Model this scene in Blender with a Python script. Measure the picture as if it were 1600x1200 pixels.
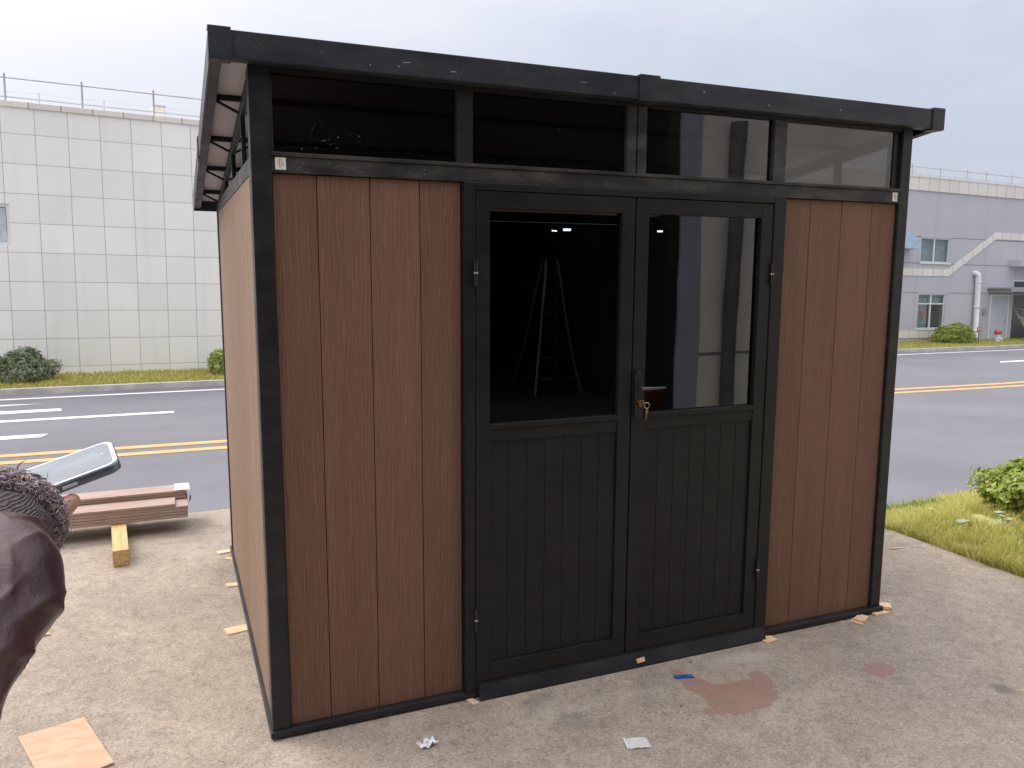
import bpy, bmesh, math, random
from mathutils import Vector, Matrix, noise
random.seed(7)
PI = math.pi
sc = bpy.context.scene
for o in list(bpy.data.objects): bpy.data.objects.remove(o)
C = sc.collection

# ------------------------------------------------------------------ camera
cd = bpy.data.cameras.new('camera'); cam = bpy.data.objects.new('camera', cd); C.objects.link(cam)
R_ = Vector((0.92160, -0.38803, 0.00923)); U_ = Vector((0.0349, 0.1065, 0.9937)); 
def _cam():
    yaw, pitch, roll = 0.39908, -0.1134, 0.00929
    cy, sy, cp, sp = math.cos(yaw), math.sin(yaw), math.cos(pitch), math.sin(pitch)
    fw = Vector((sy*cp, cy*cp, sp)); r = Vector((cy, -sy, 0)); u = r.cross(fw)
    cr, sr = math.cos(roll), math.sin(roll)
    r2 = r*cr + u*sr; u2 = -r*sr + u*cr
    m = Matrix((( r2.x, u2.x, -fw.x), (r2.y, u2.y, -fw.y), (r2.z, u2.z, -fw.z))).to_4x4()
    return m, r2, u2, fw
m_, CR, CU, CF = _cam()
CAM = Vector((-0.28094, -2.83176, 1.61349))
cam.matrix_world = Matrix.Translation(CAM) @ m_
cd.sensor_fit = 'HORIZONTAL'; cd.sensor_width = 36.0; cd.lens = 36.0*1259.95/1600.0
cd.clip_start = 0.05; cd.clip_end = 3000
sc.camera = cam

# ------------------------------------------------------------------ world, sun, exposure
w = bpy.data.worlds.new("World"); sc.world = w; w.use_nodes = True
nt = w.node_tree; nt.nodes.clear()
out = nt.nodes.new('ShaderNodeOutputWorld'); bg = nt.nodes.new('ShaderNodeBackground')
sky = nt.nodes.new('ShaderNodeTexSky'); sky.sky_type = 'NISHITA'; sky.sun_disc = False
SUN_EL, SUN_AZ = math.radians(52), math.radians(-50)          # azimuth from +Y towards +X
sky.sun_elevation = SUN_EL; sky.sun_rotation = SUN_AZ; sky.dust_density = 4.0; sky.air_density = 1.2; sky.ozone_density = 1.5
tc = nt.nodes.new('ShaderNodeTexCoord'); mp = nt.nodes.new('ShaderNodeMapping'); mp.inputs['Scale'].default_value = (1, 1, 2.6)
nz = nt.nodes.new('ShaderNodeTexNoise'); nz.inputs['Scale'].default_value = 2.1; nz.inputs['Detail'].default_value = 7; nz.inputs['Roughness'].default_value = .55; nz.inputs['Distortion'].default_value = .25
rp = nt.nodes.new('ShaderNodeValToRGB'); rp.color_ramp.elements[0].position = .30; rp.color_ramp.elements[1].position = .62
rp.color_ramp.elements[0].color = (.50,.50,.50,1); rp.color_ramp.elements[1].color = (.97,.97,.97,1)
sc_ = nt.nodes.new('ShaderNodeVectorMath'); sc_.operation = 'SCALE'; sc_.inputs['Scale'].default_value = .12
mx = nt.nodes.new('ShaderNodeMix'); mx.data_type = 'RGBA'
# thin bright overcast: zenith brighter than the horizon, a wide bright patch round the veiled sun
dot = nt.nodes.new('ShaderNodeVectorMath'); dot.operation = 'DOT_PRODUCT'
dot.inputs[1].default_value = (math.sin(SUN_AZ)*math.cos(SUN_EL), math.cos(SUN_AZ)*math.cos(SUN_EL), math.sin(SUN_EL))
nt.links.new(tc.outputs['Generated'], dot.inputs[0])
def wm(op, a, b):
    x = nt.nodes.new('ShaderNodeMath'); x.operation = op
    for i, v in ((0, a), (1, b)):
        if isinstance(v, (int, float)): x.inputs[i].default_value = v
        else: nt.links.new(v, x.inputs[i])
    return x.outputs[0]
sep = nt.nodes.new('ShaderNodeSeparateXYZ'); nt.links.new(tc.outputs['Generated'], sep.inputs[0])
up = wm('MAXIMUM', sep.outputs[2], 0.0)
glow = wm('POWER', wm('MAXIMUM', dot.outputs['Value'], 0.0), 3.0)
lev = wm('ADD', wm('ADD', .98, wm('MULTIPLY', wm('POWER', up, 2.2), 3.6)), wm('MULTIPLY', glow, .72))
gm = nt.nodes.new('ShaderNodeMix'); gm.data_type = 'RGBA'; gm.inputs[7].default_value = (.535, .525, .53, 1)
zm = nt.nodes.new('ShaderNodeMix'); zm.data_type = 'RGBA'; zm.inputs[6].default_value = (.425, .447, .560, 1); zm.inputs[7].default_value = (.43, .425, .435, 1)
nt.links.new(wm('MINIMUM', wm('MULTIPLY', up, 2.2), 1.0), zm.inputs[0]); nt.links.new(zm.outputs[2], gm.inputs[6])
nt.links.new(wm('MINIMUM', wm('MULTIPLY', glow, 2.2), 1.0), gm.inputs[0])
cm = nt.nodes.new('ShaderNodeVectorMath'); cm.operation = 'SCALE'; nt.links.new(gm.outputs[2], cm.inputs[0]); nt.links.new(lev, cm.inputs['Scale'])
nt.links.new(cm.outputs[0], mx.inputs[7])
L = nt.links.new
L(tc.outputs['Generated'], mp.inputs['Vector']); L(mp.outputs[0], nz.inputs['Vector']); L(nz.outputs['Fac'], rp.inputs[0])
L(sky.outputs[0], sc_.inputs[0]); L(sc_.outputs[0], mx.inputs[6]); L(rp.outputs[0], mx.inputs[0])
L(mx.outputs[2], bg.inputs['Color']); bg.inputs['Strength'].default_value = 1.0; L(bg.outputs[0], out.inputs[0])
sd = bpy.data.lights.new('sun', 'SUN'); sun = bpy.data.objects.new('sun', sd); C.objects.link(sun)
sd.energy = 1.15; sd.angle = math.radians(24); sd.color = (1.0, .93, .83)
sdir = Vector((math.sin(SUN_AZ)*math.cos(SUN_EL), math.cos(SUN_AZ)*math.cos(SUN_EL), math.sin(SUN_EL)))
sun.rotation_euler = sdir.to_track_quat('Z', 'Y').to_euler(); sun.location = (0, 0, 30)
sc.view_settings.view_transform = 'Standard'; sc.view_settings.look = 'None'
sc.view_settings.exposure = 0.6; sc.view_settings.gamma = 1.0
sc.cycles.max_bounces = 10; sc.cycles.transparent_max_bounces = 16

# ------------------------------------------------------------------ materials
MATS = {}
class NT:
    def __init__(s, name):
        s.m = bpy.data.materials.new(name); s.m.use_nodes = True; s.t = s.m.node_tree; s.t.nodes.clear()
        s.o = s.n('OutputMaterial'); s.b = s.n('BsdfPrincipled'); s.l(s.b.outputs[0], s.o.inputs[0]); MATS[name] = s.m
        s.tc = s.n('TexCoord')
    def n(s, k, **kw):
        x = s.t.nodes.new('ShaderNode'+k)
        for a, b in kw.items(): setattr(x, a, b)
        return x
    def l(s, a, b): s.t.links.new(a, b)
    def setp(s, **kw):
        for k, v in kw.items():
            k = k.replace('_', ' ')
            s.b.inputs[k].default_value = v
        return s
    def mapc(s, scale=(1,1,1), src=None, rot=(0,0,0)):
        m = s.n('Mapping'); m.inputs['Scale'].default_value = scale; m.inputs['Rotation'].default_value = rot
        s.l(src if src else s.tc.outputs['Object'], m.inputs[0]); return m.outputs[0]
    def noise(s, scale, vec=None, detail=4, rough=.55, dist=0):
        x = s.n('TexNoise'); x.inputs['Scale'].default_value = scale; x.inputs['Detail'].default_value = detail
        x.inputs['Roughness'].default_value = rough; x.inputs['Distortion'].default_value = dist
        s.l(vec if vec else s.tc.outputs['Object'], x.inputs['Vector']); return x.outputs['Fac']
    def ramp(s, fac, stops):
        r = s.n('ValToRGB'); e = r.color_ramp.elements
        while len(e) < len(stops): e.new(.5)
        for q, (p, c) in zip(e, stops):
            q.position = p; q.color = (c, c, c, 1) if isinstance(c, (int, float)) else (*c, 1)
        s.l(fac, r.inputs[0]); return r.outputs[0]
    def mix(s, fac, a, b, mode='MIX'):
        x = s.n('Mix', data_type='RGBA', blend_type=mode)
        for i, v in ((0, fac), (6, a), (7, b)):
            if isinstance(v, (int, float)): x.inputs[i].default_value = v if i == 0 else (v, v, v, 1)
            elif isinstance(v, tuple): x.inputs[i].default_value = (*v, 1)
            else: s.l(v, x.inputs[i])
        return x.outputs[2]
    def math(s, op, a, b=None, c=None):
        x = s.n('Math', operation=op)
        for i, v in enumerate((a, b, c)):
            if v is None: continue
            if isinstance(v, (int, float)): x.inputs[i].default_value = v
            else: s.l(v, x.inputs[i])
        return x.outputs[0]
    def sep(s, v=None):
        x = s.n('SeparateXYZ'); s.l(v if v else s.tc.outputs['Object'], x.inputs[0]); return x.outputs
    def col(s, v): s.l(v, s.b.inputs['Base Color'])
    def bump(s, h, strength=.3, dist=.01):
        x = s.n('Bump'); x.inputs['Strength'].default_value = strength; x.inputs['Distance'].default_value = dist
        s.l(h, x.inputs['Height']); s.l(x.outputs[0], s.b.inputs['Normal'])
    def rough(s, v): s.l(v, s.b.inputs['Roughness'])

def simple(name, c, r=.6, var=.12, scale=8, metal=0, bump=0, bscale=60):
    t = NT(name); t.setp(Roughness=r, Metallic=metal)
    f = t.ramp(t.noise(scale, detail=5), [(.3, tuple(x*(1-var) for x in c)), (.7, tuple(min(1, x*(1+var)) for x in c))])
    t.col(f)
    if bump: t.bump(t.noise(bscale, detail=3), bump, .004)
    return t.m

# dark powder-coated metal
def metal(name, c, dusty=0.0, r=.42):
    t = NT(name); t.setp(Metallic=.0, Roughness=r, Specular_IOR_Level=.32)
    a = t.ramp(t.noise(2.5, detail=6), [(.3, tuple(x*.88 for x in c)), (.7, tuple(x*1.15 for x in c))])
    sp = t.ramp(t.noise(190, detail=2, rough=.7), [(.62, 0), (.70, 1)])
    pa = t.ramp(t.noise(5, t.mapc((1, 1, 3)), detail=5), [(.42, 0), (.7, 1)])
    d = t.mix(t.math('MULTIPLY', t.math('MULTIPLY', sp, pa), dusty), a, (.30, .28, .26))
    d = t.mix(t.math('MULTIPLY', pa, .22*dusty), d, (.16, .15, .14))
    t.col(d); t.rough(t.ramp(t.noise(9, detail=4), [(.3, r-.07), (.7, r+.12)]))
    t.bump(t.noise(420, detail=2), .10, .0006)
    return t.m
metal('frame_metal', (.015, .016, .019), .35)
metal('dusty_metal', (.024, .024, .026), 1.6)
metal('door_metal', (.0105, .011, .0125), .12)
metal('fascia_metal', (.024, .029, .040), .55, .38)
simple('grey_soffit', (.60, .56, .60), .35, .06, 3)

# embossed wood-grain composite planks
def planks(name, dark, light, axis='x', fs=(260, 260, 5), ms=(70, 70, 1.3), bd=None, ws=(3.0, 3.0, .30)):
    t = NT(name); t.setp(Roughness=.62, Specular_IOR_Level=.3)
    g = t.n('NewGeometry'); rnd = g.outputs['Random Per Island']
    off = t.n('CombineXYZ'); t.l(t.math('MULTIPLY', rnd, 37.0), off.inputs[0]); t.l(t.math('MULTIPLY', rnd, 11.0), off.inputs[2])
    add = t.n('VectorMath', operation='ADD'); t.l(t.tc.outputs['Object'], add.inputs[0]); t.l(off.outputs[0], add.inputs[1])
    v = add.outputs[0]
    wv = t.n('TexWave', wave_type='BANDS', bands_direction=bd or ('X' if axis == 'x' else 'Y'))
    wv.inputs['Scale'].default_value = 11; wv.inputs['Distortion'].default_value = 13.0; wv.inputs['Detail'].default_value = 3
    wv.inputs['Detail Scale'].default_value = .9; wv.inputs['Detail Roughness'].default_value = .6
    t.l(t.mapc(ws, v), wv.inputs['Vector'])
    fine = t.noise(1, t.mapc(fs, v), detail=3, rough=.65)
    mid = t.noise(1, t.mapc(ms, v), detail=4, rough=.6, dist=.7)
    broad = t.noise(1, t.mapc((7, 7, .7), v), detail=3)
    a = t.ramp(broad, [(.25, dark), (.75, light)])
    a = t.mix(t.ramp(mid, [(.42, 0), (.68, .20)]), a, tuple(x*.72 for x in dark))
    a = t.mix(t.ramp(wv.outputs['Fac'], [(.0, .30), (.2, 0), (.78, 0), (1, .26)]), a, t.mix(t.ramp(wv.outputs['Fac'], [(.4, 0), (.5, 1)]), tuple(x*.55 for x in dark), tuple(min(1, x*1.6) for x in light)))
    a = t.mix(t.ramp(fine, [(.5, 0), (.72, .22)]), a, tuple(min(1, x*1.7) for x in light))
    isl = t.ramp(rnd, [(0, .86), (1, 1.04)])
    a = t.mix(1.0, a, isl, 'MULTIPLY')
    t.col(a)
    h = t.math('ADD', t.math('MULTIPLY', fine, .35), t.math('ADD', t.math('MULTIPLY', mid, .8), t.math('MULTIPLY', t.ramp(wv.outputs['Fac'], [(0, 0), (.22, 1)]), .9)))
    t.bump(h, .55, .0022)
    return t.m
planks('brown_planks', (.163, .085, .056), (.208, .114, .078), 'x')
planks('brown_planks_side_lit', (.232, .156, .108), (.300, .206, .146), 'y')  # same planks as the front, paler: sunlight on the side is in the colour
planks('board_planks', (.36, .265, .22), (.46, .34, .29), 'x', (5, 260, 260), (1.3, 70, 70), 'Y', (.3, 3, 3))

# tinted glass: first surface mirrors what stands before it, body of the glass is dark
def glass(name, tint, ior=1.75, emit=None):
    t = NT(name); t.t.nodes.remove(t.b)
    tr = t.n('BsdfTransparent'); tr.inputs[0].default_value = (*tint, 1)
    gl = t.n('BsdfGlossy'); gl.inputs['Roughness'].default_value = .004; gl.inputs['Color'].default_value = (.95, .96, 1, 1)
    wb = t.n('Bump'); wb.inputs['Strength'].default_value = 1.0; wb.inputs['Distance'].default_value = .0011; t.l(t.noise(2.6, t.mapc((1, 1, .8)), detail=1), wb.inputs['Height']); t.l(wb.outputs[0], gl.inputs['Normal'])
    fr = t.n('Fresnel'); fr.inputs['IOR'].default_value = ior
    ge = t.n('NewGeometry')
    f = t.math('MULTIPLY', fr.outputs[0], t.math('SUBTRACT', 1.0, ge.outputs['Backfacing']))
    ms = t.n('MixShader'); t.l(f, ms.inputs[0]); t.l(tr.outputs[0], ms.inputs[1]); t.l(gl.outputs[0], ms.inputs[2])
    t.l(ms.outputs[0], t.o.inputs[0]); return t.m
glass('tinted_glass', (.46, .45, .45), 1.92)
glass('transom_glass', (.46, .45, .45), 1.92)
_m = MATS['transom_glass'].node_tree; _o = [n for n in _m.nodes if n.type == 'OUTPUT_MATERIAL'][0]; _src = _o.inputs[0].links[0].from_socket
_n = _m.nodes.new('ShaderNodeTexNoise'); _n.inputs['Scale'].default_value = 150; _n.inputs['Detail'].default_value = 2
_n2 = _m.nodes.new('ShaderNodeTexNoise'); _n2.inputs['Scale'].default_value = 6; _n2.inputs['Detail'].default_value = 3
_tc = _m.nodes.new('ShaderNodeTexCoord'); _m.links.new(_tc.outputs['Object'], _n.inputs[0]); _m.links.new(_tc.outputs['Object'], _n2.inputs[0])
_a = _m.nodes.new('ShaderNodeMapRange'); _a.inputs[1].default_value = .70; _a.inputs[2].default_value = .76; _m.links.new(_n.outputs[0], _a.inputs[0])
_b = _m.nodes.new('ShaderNodeMapRange'); _b.inputs[1].default_value = .52; _b.inputs[2].default_value = .62; _m.links.new(_n2.outputs[0], _b.inputs[0])
_c = _m.nodes.new('ShaderNodeMath'); _c.operation = 'MULTIPLY'; _m.links.new(_a.outputs[0], _c.inputs[0]); _m.links.new(_b.outputs[0], _c.inputs[1])
_c2 = _m.nodes.new('ShaderNodeMath'); _c2.operation = 'MULTIPLY_ADD'; _c2.inputs[1].default_value = .6; _c2.inputs[2].default_value = .004; _m.links.new(_c.outputs[0], _c2.inputs[0])
_d = _m.nodes.new('ShaderNodeBsdfDiffuse'); _d.inputs[0].default_value = (.6, .58, .55, 1)
_x = _m.nodes.new('ShaderNodeMixShader'); _m.links.new(_c2.outputs[0], _x.inputs[0]); _m.links.new(_src, _x.inputs[1]); _m.links.new(_d.outputs[0], _x.inputs[2]); _m.links.new(_x.outputs[0], _o.inputs[0])
glass('side_glass', (.68, .67, .67), 1.75)
glass('clear_glass', (.80, .84, .84), 1.6)
simple('white_label', (.80, .76, .70), .5, .04); simple('label_ink', (.10, .10, .10), .6)
simple('brass', (.40, .25, .15), .30, .2, 40, .9); simple('steel', (.55, .53, .50), .3, .1, 20, .9)
simple('lever_metal', (.10, .10, .11), .28, .1, 20, .6); simple('black_plastic', (.012, .012, .014), .35)

# concrete slab with stains of its own
t = NT('concrete'); t.setp(Roughness=.88, Specular_IOR_Level=.25)
v = t.tc.outputs['Object']; x_, y_, z_ = t.sep()
n1 = t.noise(.55, detail=8, rough=.62, dist=.4); n2 = t.noise(3.2, detail=8, rough=.68, dist=.3); n3 = t.noise(20, detail=9, rough=.78, dist=.4); n4 = t.noise(120, detail=4, rough=.75)
a = t.ramp(n2, [(.28, (.305, .252, .206)), (.5, (.388, .322, .262)), (.74, (.490, .412, .336))])
a = t.mix(t.ramp(n1, [(.40, 0), (.62, .55)]), a, (.28, .245, .22))
a = t.mix(t.ramp(t.noise(1.3, t.mapc((1, 2.6, 1), rot=(0, 0, .5)), detail=7, rough=.65, dist=.6), [(.55, 0), (.70, .5)]), a, (.50, .44, .375))
a = t.mix(t.ramp(t.noise(2.1, t.mapc((1.8, .9, 1), rot=(0, 0, -.4)), detail=8, rough=.7, dist=.9), [(.56, 0), (.70, .48)]), a, (.20, .175, .158))
a = t.mix(t.ramp(n3, [(.32, .75), (.50, 0)]), a, (.19, .16, .138))
a = t.mix(t.ramp(n3, [(.56, 0), (.72, .5)]), a, (.56, .50, .43))
a = t.mix(t.ramp(n4, [(.545, 0), (.63, .8)]), a, (.16, .135, .112))
a = t.mix(t.ramp(n4, [(.33, .8), (.42, 0)]), a, (.64, .57, .48))
wob = t.noise(9, detail=9, rough=.72)
def spot(cx, cy, rx, ry, ang=0, edge=.07, wobble=1.5):
    c, s = math.cos(ang), math.sin(ang)
    dx = t.math('SUBTRACT', x_, cx); dy = t.math('SUBTRACT', y_, cy)
    u = t.math('DIVIDE', t.math('ADD', t.math('MULTIPLY', dx, c), t.math('MULTIPLY', dy, s)), rx)
    q = t.math('DIVIDE', t.math('SUBTRACT', t.math('MULTIPLY', dy, c), t.math('MULTIPLY', dx, s)), ry)
    d = t.math('SQRT', t.math('ADD', t.math('MULTIPLY', u, u), t.math('MULTIPLY', q, q)))
    d = t.math('ADD', d, t.math('MULTIPLY', t.math('SUBTRACT', wob, .5), wobble))
    return t.ramp(d, [(1-edge, 1), (1.0, 0)])
pk = t.math('MAXIMUM', spot(1.735, -.40, .20, .115, .25), spot(1.63, -.27, .055, .13, .1))
pk = t.math('MAXIMUM', pk, spot(1.90, -.33, .05, .09, -.3))
a = t.mix(t.math('MULTIPLY', pk, t.ramp(n3, [(.3, .35), (.6, .85)])), a, (.30, .165, .135))
a = t.mix(t.math('MULTIPLY', spot(2.42, -.45, .08, .06, .2), .55), a, (.30, .14, .135))
a = t.mix(t.math('MULTIPLY', spot(.98, -.12, .11, .05, .4, .5), .5), a, (.19, .18, .165))
a = t.mix(t.math('MULTIPLY', spot(1.05, -.30, .07, .10, .4, .5), .4), a, (.19, .18, .17))
a = t.mix(t.math('MULTIPLY', spot(2.75, -.75, .05, .05, .4, .5), .7), a, (.15, .13, .125))
a = t.mix(t.math('MULTIPLY', spot(1.95, -.14, .22, .06, -.1, .5), .5), a, (.50, .45, .40))
t.col(a)
hh = t.math('ADD', t.math('MULTIPLY', n3, .6), t.math('ADD', t.math('MULTIPLY', n4, .25), t.math('MULTIPLY', n2, 1.0)))
t.bump(hh, .8, .014)

t = NT('asphalt'); t.setp(Roughness=.8, Specular_IOR_Level=.3)
n4 = t.noise(38, detail=6, rough=.8); n1 = t.noise(.35, detail=7, rough=.6)
a = t.ramp(n1, [(.3, (.145, .145, .166)), (.7, (.190, .190, .214))])
a = t.mix(t.ramp(n4, [(.34, .6), (.5, 0)]), a, (.09, .088, .096)); a = t.mix(t.ramp(n4, [(.58, 0), (.72, .6)]), a, (.34, .34, .37))
a = t.mix(t.ramp(t.noise(.5, t.mapc((.25, 2.2, 1), rot=(0, 0, -.1)), detail=5), [(.5, 0), (.7, .25)]), a, (.13, .128, .136))
t.col(a); t.bump(n4, .4, .01)
def paint(name, c):
    t = NT(name); t.setp(Roughness=.65)
    a = t.mix(t.ramp(t.noise(14, detail=7, rough=.72), [(.30, .7), (.44, 0)]), tuple(c), (.24, .235, .24))
    a = t.mix(t.ramp(t.noise(1.2, detail=4), [(.4, 0), (.8, .22)]), a, tuple(x*.6 for x in c)); t.col(a); return t.m
paint('white_paint', (.78, .76, .78)); paint('yellow_paint', (.66, .36, .13))
simple('kerb_stone', (.52, .49, .47), .85, .2, 3, 0, .5, 30)
simple('earth', (.30, .29, .12), .95, .35, 6, 0, .6, 25)
simple('far_ground', (.24, .23, .20), .95, .25, .2)

def leafmat(name, c1, c2, c3=None, tr=.25):
    t = NT(name); t.setp(Roughness=.5, Specular_IOR_Level=.35)
    g = t.n('NewGeometry'); r = g.outputs['Random Per Island']
    st = [(0, c1), (.75, c2)] + ([(1, c3)] if c3 else [])
    a = t.ramp(r, st)
    a = t.mix(t.ramp(t.noise(1.6, detail=3), [(.35, 0), (.7, .45)]), a, tuple(x*.7 for x in c2)); t.col(a)
    tb = t.n('BsdfTranslucent'); t.l(a, tb.inputs[0]); ms = t.n('MixShader'); ms.inputs[0].default_value = tr
    t.l(t.b.outputs[0], ms.inputs[1]); t.l(tb.outputs[0], ms.inputs[2]); t.l(ms.outputs[0], t.o.inputs[0]); return t.m
leafmat('grass_blades', (.34, .38, .08), (.64, .59, .18), (.82, .69, .36), .45)
leafmat('green_tuft', (.10, .19, .04), (.20, .30, .08), None, .35)
leafmat('bush_leaf', (.18, .28, .05), (.42, .50, .11), (.72, .62, .25), .4)
leafmat('dark_leaf', (.14, .18, .10), (.25, .30, .17), (.36, .38, .25), .25)
leafmat('pale_leaf', (.30, .38, .26), (.45, .52, .38), None, .3)
simple('bark', (.16, .12, .08), .85, .3, 20)
simple('pale_bark', (.42, .38, .34), .85, .2, 20)
simple('raw_wood', (.62, .46, .28), .75, .18, 25); simple('shim_wood', (.70, .50, .32), .75, .18, 60, 0, .4, 200)
t = NT('timber'); t.setp(Roughness=.75)
g1 = t.noise(1, t.mapc((70, 3, 70)), detail=5, rough=.6, dist=.5)
a = t.ramp(g1, [(.3, (.36, .20, .07)), (.55, (.60, .40, .18)), (.75, (.72, .53, .28))]); t.col(a); t.bump(g1, .5, .003)
t = NT('plywood'); t.setp(Roughness=.8)
a = t.ramp(t.noise(1, t.mapc((9, 30, 9)), detail=6, rough=.6, dist=.6), [(.3, (.44, .29, .19)), (.7, (.56, .40, .28))])
a = t.mix(t.ramp(t.noise(16, detail=4, rough=.7), [(.66, 0), (.76, .6)]), a, (.28, .2, .14)); t.col(a); t.bump(t.noise(90), .3, .002)
simple('plastic_film', (.75, .76, .80), .3, .06, 30)
t = NT('clear_bag'); t.setp(Roughness=.2, Base_Color=(.85, .86, .88, 1)); t.b.inputs['Alpha'].default_value = .5
simple('blue_plastic', (.015, .11, .42), .35, .25, 60)

# building skins
def gridmat(name, c, s0, sw, z0, zh, eps, joint, var=.05, axis_t=False):
    t = NT(name); t.setp(Roughness=.45, Specular_IOR_Level=.35)
    x_, y_, z_ = t.sep()
    u = t.math('DIVIDE', t.math('SUBTRACT', x_, s0), sw); q = t.math('DIVIDE', t.math('SUBTRACT', z_, z0), zh)
    fu = t.math('ABSOLUTE', t.math('SUBTRACT', t.math('FRACT', t.math('ADD', u, .5)), .5)); fq = t.math('ABSOLUTE', t.math('SUBTRACT', t.math('FRACT', t.math('ADD', q, .5)), .5))
    ln = t.math('MAXIMUM', t.math('LESS_THAN', fu, eps/sw), t.math('LESS_THAN', fq, eps/zh))
    cb = t.n('CombineXYZ'); t.l(t.math('FLOOR', u), cb.inputs[0]); t.l(t.math('FLOOR', q), cb.inputs[2])
    wn = t.n('TexWhiteNoise'); t.l(cb.outputs[0], wn.inputs['Vector'])
    a = t.ramp(wn.outputs['Value'], [(0, tuple(k*(1-var) for k in c)), (1, tuple(k*(1+var) for k in c))])
    a = t.mix(t.ramp(t.noise(.5, t.mapc((1, 1, .6)), detail=6, dist=.5), [(.4, 0), (.75, .35)]), a, tuple(k*.86 for k in c))
    a = t.mix(t.ramp(t.noise(1, t.mapc((3.5, 3.5, .22)), detail=4), [(.52, 0), (.8, .22)]), a, tuple(k*.7 for k in c))
    a = t.mix(ln, a, joint); t.col(a)
    t.bump(t.math('ADD', t.math('SUBTRACT', 1.0, ln), t.math('MULTIPLY', wn.outputs['Value'], .12)), .5, .01); return t.m
gridmat('wall_tile', (.86, .845, .82), .28, .637, .475, .635, .0065, (.43, .42, .41))
gridmat('band_tile', (.74, .71, .66), .1, .62, 6.0, 20, .012, (.34, .32, .30))
t = NT('grey_stucco'); t.setp(Roughness=.8)
a = t.ramp(t.noise(.5, detail=7, rough=.6), [(.3, (.46, .46, .50)), (.7, (.52, .515, .555))])
a = t.mix(t.ramp(t.noise(1, t.mapc((1.6, 1.6, .12)), detail=5, rough=.6), [(.56, 0), (.74, .45)]), a, (.37, .37, .40))
t.col(a); t.bump(t.noise(60), .15, .004)
simple('joint_dark', (.20, .20, .22), .8); simple('white_frame', (.74, .74, .76), .4, .05); simple('galvanized', (.40, .40, .43), .4, .15, 6, .4)
simple('pvc_white', (.75, .75, .78), .35, .05); simple('curtain', (.50, .55, .57), .8, .15, 5); simple('dark_room', (.03, .033, .04), .5, .3)
simple('red_paint', (.42, .10, .09), .45, .1); simple('dull_red', (.30, .13, .11), .6); simple('hood_blue', (.40, .52, .66), .3, .12, 5); simple('door_grey', (.52, .56, .62), .45, .06, 2)
simple('canopy_grey', (.30, .30, .33), .5, .1)
# warehouse
simple('warehouse_wall', (.62, .58, .55), .8, .06, 1.0); simple('jamb_blue', (.28, .28, .36), .7, .12, 5); simple('pipe_dark', (.10, .09, .095), .55, .25, 6)
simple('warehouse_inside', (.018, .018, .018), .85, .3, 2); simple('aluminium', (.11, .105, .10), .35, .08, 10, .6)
simple('crate_red', (.10, .025, .014), .6)
t = NT('lamp_glow'); t.b.inputs['Emission Color'].default_value = (.85, .93, 1, 1); t.b.inputs['Emission Strength'].default_value = 9.0
# person
t = NT('skin'); t.setp(Roughness=.45, Subsurface_Weight=.15, Subsurface_Radius=(.02, .008, .005))
t.col(t.ramp(t.noise(30, detail=4), [(.3, (.50, .27, .20)), (.7, (.60, .36, .27))]))
t = NT('jacket_nylon'); t.setp(Roughness=.30, Specular_IOR_Level=.55, Sheen_Weight=.05)
t.col(t.ramp(t.noise(7, detail=5), [(.35, (.024, .005, .010)), (.52, (.050, .012, .017)), (.72, (.085, .050, .032))]))
t.bump(t.noise(38, detail=6, rough=.62, dist=.8), .5, .004)
t = NT('knit'); t.setp(Roughness=.85)
w_ = t.n('TexWave', bands_direction='Z'); w_.inputs['Scale'].default_value = 170; w_.inputs['Distortion'].default_value = 4; t.l(t.mapc((1, .6, 1)), w_.inputs['Vector'])
t.col(t.ramp(w_.outputs['Fac'], [(0, (.020, .014, .020)), (1, (.06, .042, .05))])); t.bump(w_.outputs['Fac'], .8, .003)
t = NT('fur'); t.setp(Roughness=.6, Sheen_Weight=.4); g = t.n('NewGeometry')
t.col(t.ramp(g.outputs['Random Per Island'], [(0, (.13, .10, .14)), (.5, (.32, .25, .29)), (.85, (.52, .42, .40)), (1, (.74, .64, .54))]))
simple('trouser_cloth', (.03, .03, .04), .85, .2, 30); simple('hair_dark', (.02, .015, .012), .5, .3, 60)
simple('phone_body', (.17, .20, .26), .35, .05, 20, .5); simple('phone_rim', (.75, .75, .79), .35, .04, 20, .1)
t = NT('phone_screen'); t.setp(Roughness=.06, Specular_IOR_Level=.6)
bx_ = t.sep(); 
scr = t.ramp(t.noise(1, t.mapc((18, 38, 1)), detail=2), [(.45, (.27, .28, .34)), (.62, (.34, .39, .46))]); t.col(t.mix(.75, scr, (.05, .06, .07)))
t.l(scr, t.b.inputs['Emission Color']); t.b.inputs['Emission Strength'].default_value = .28

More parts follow.
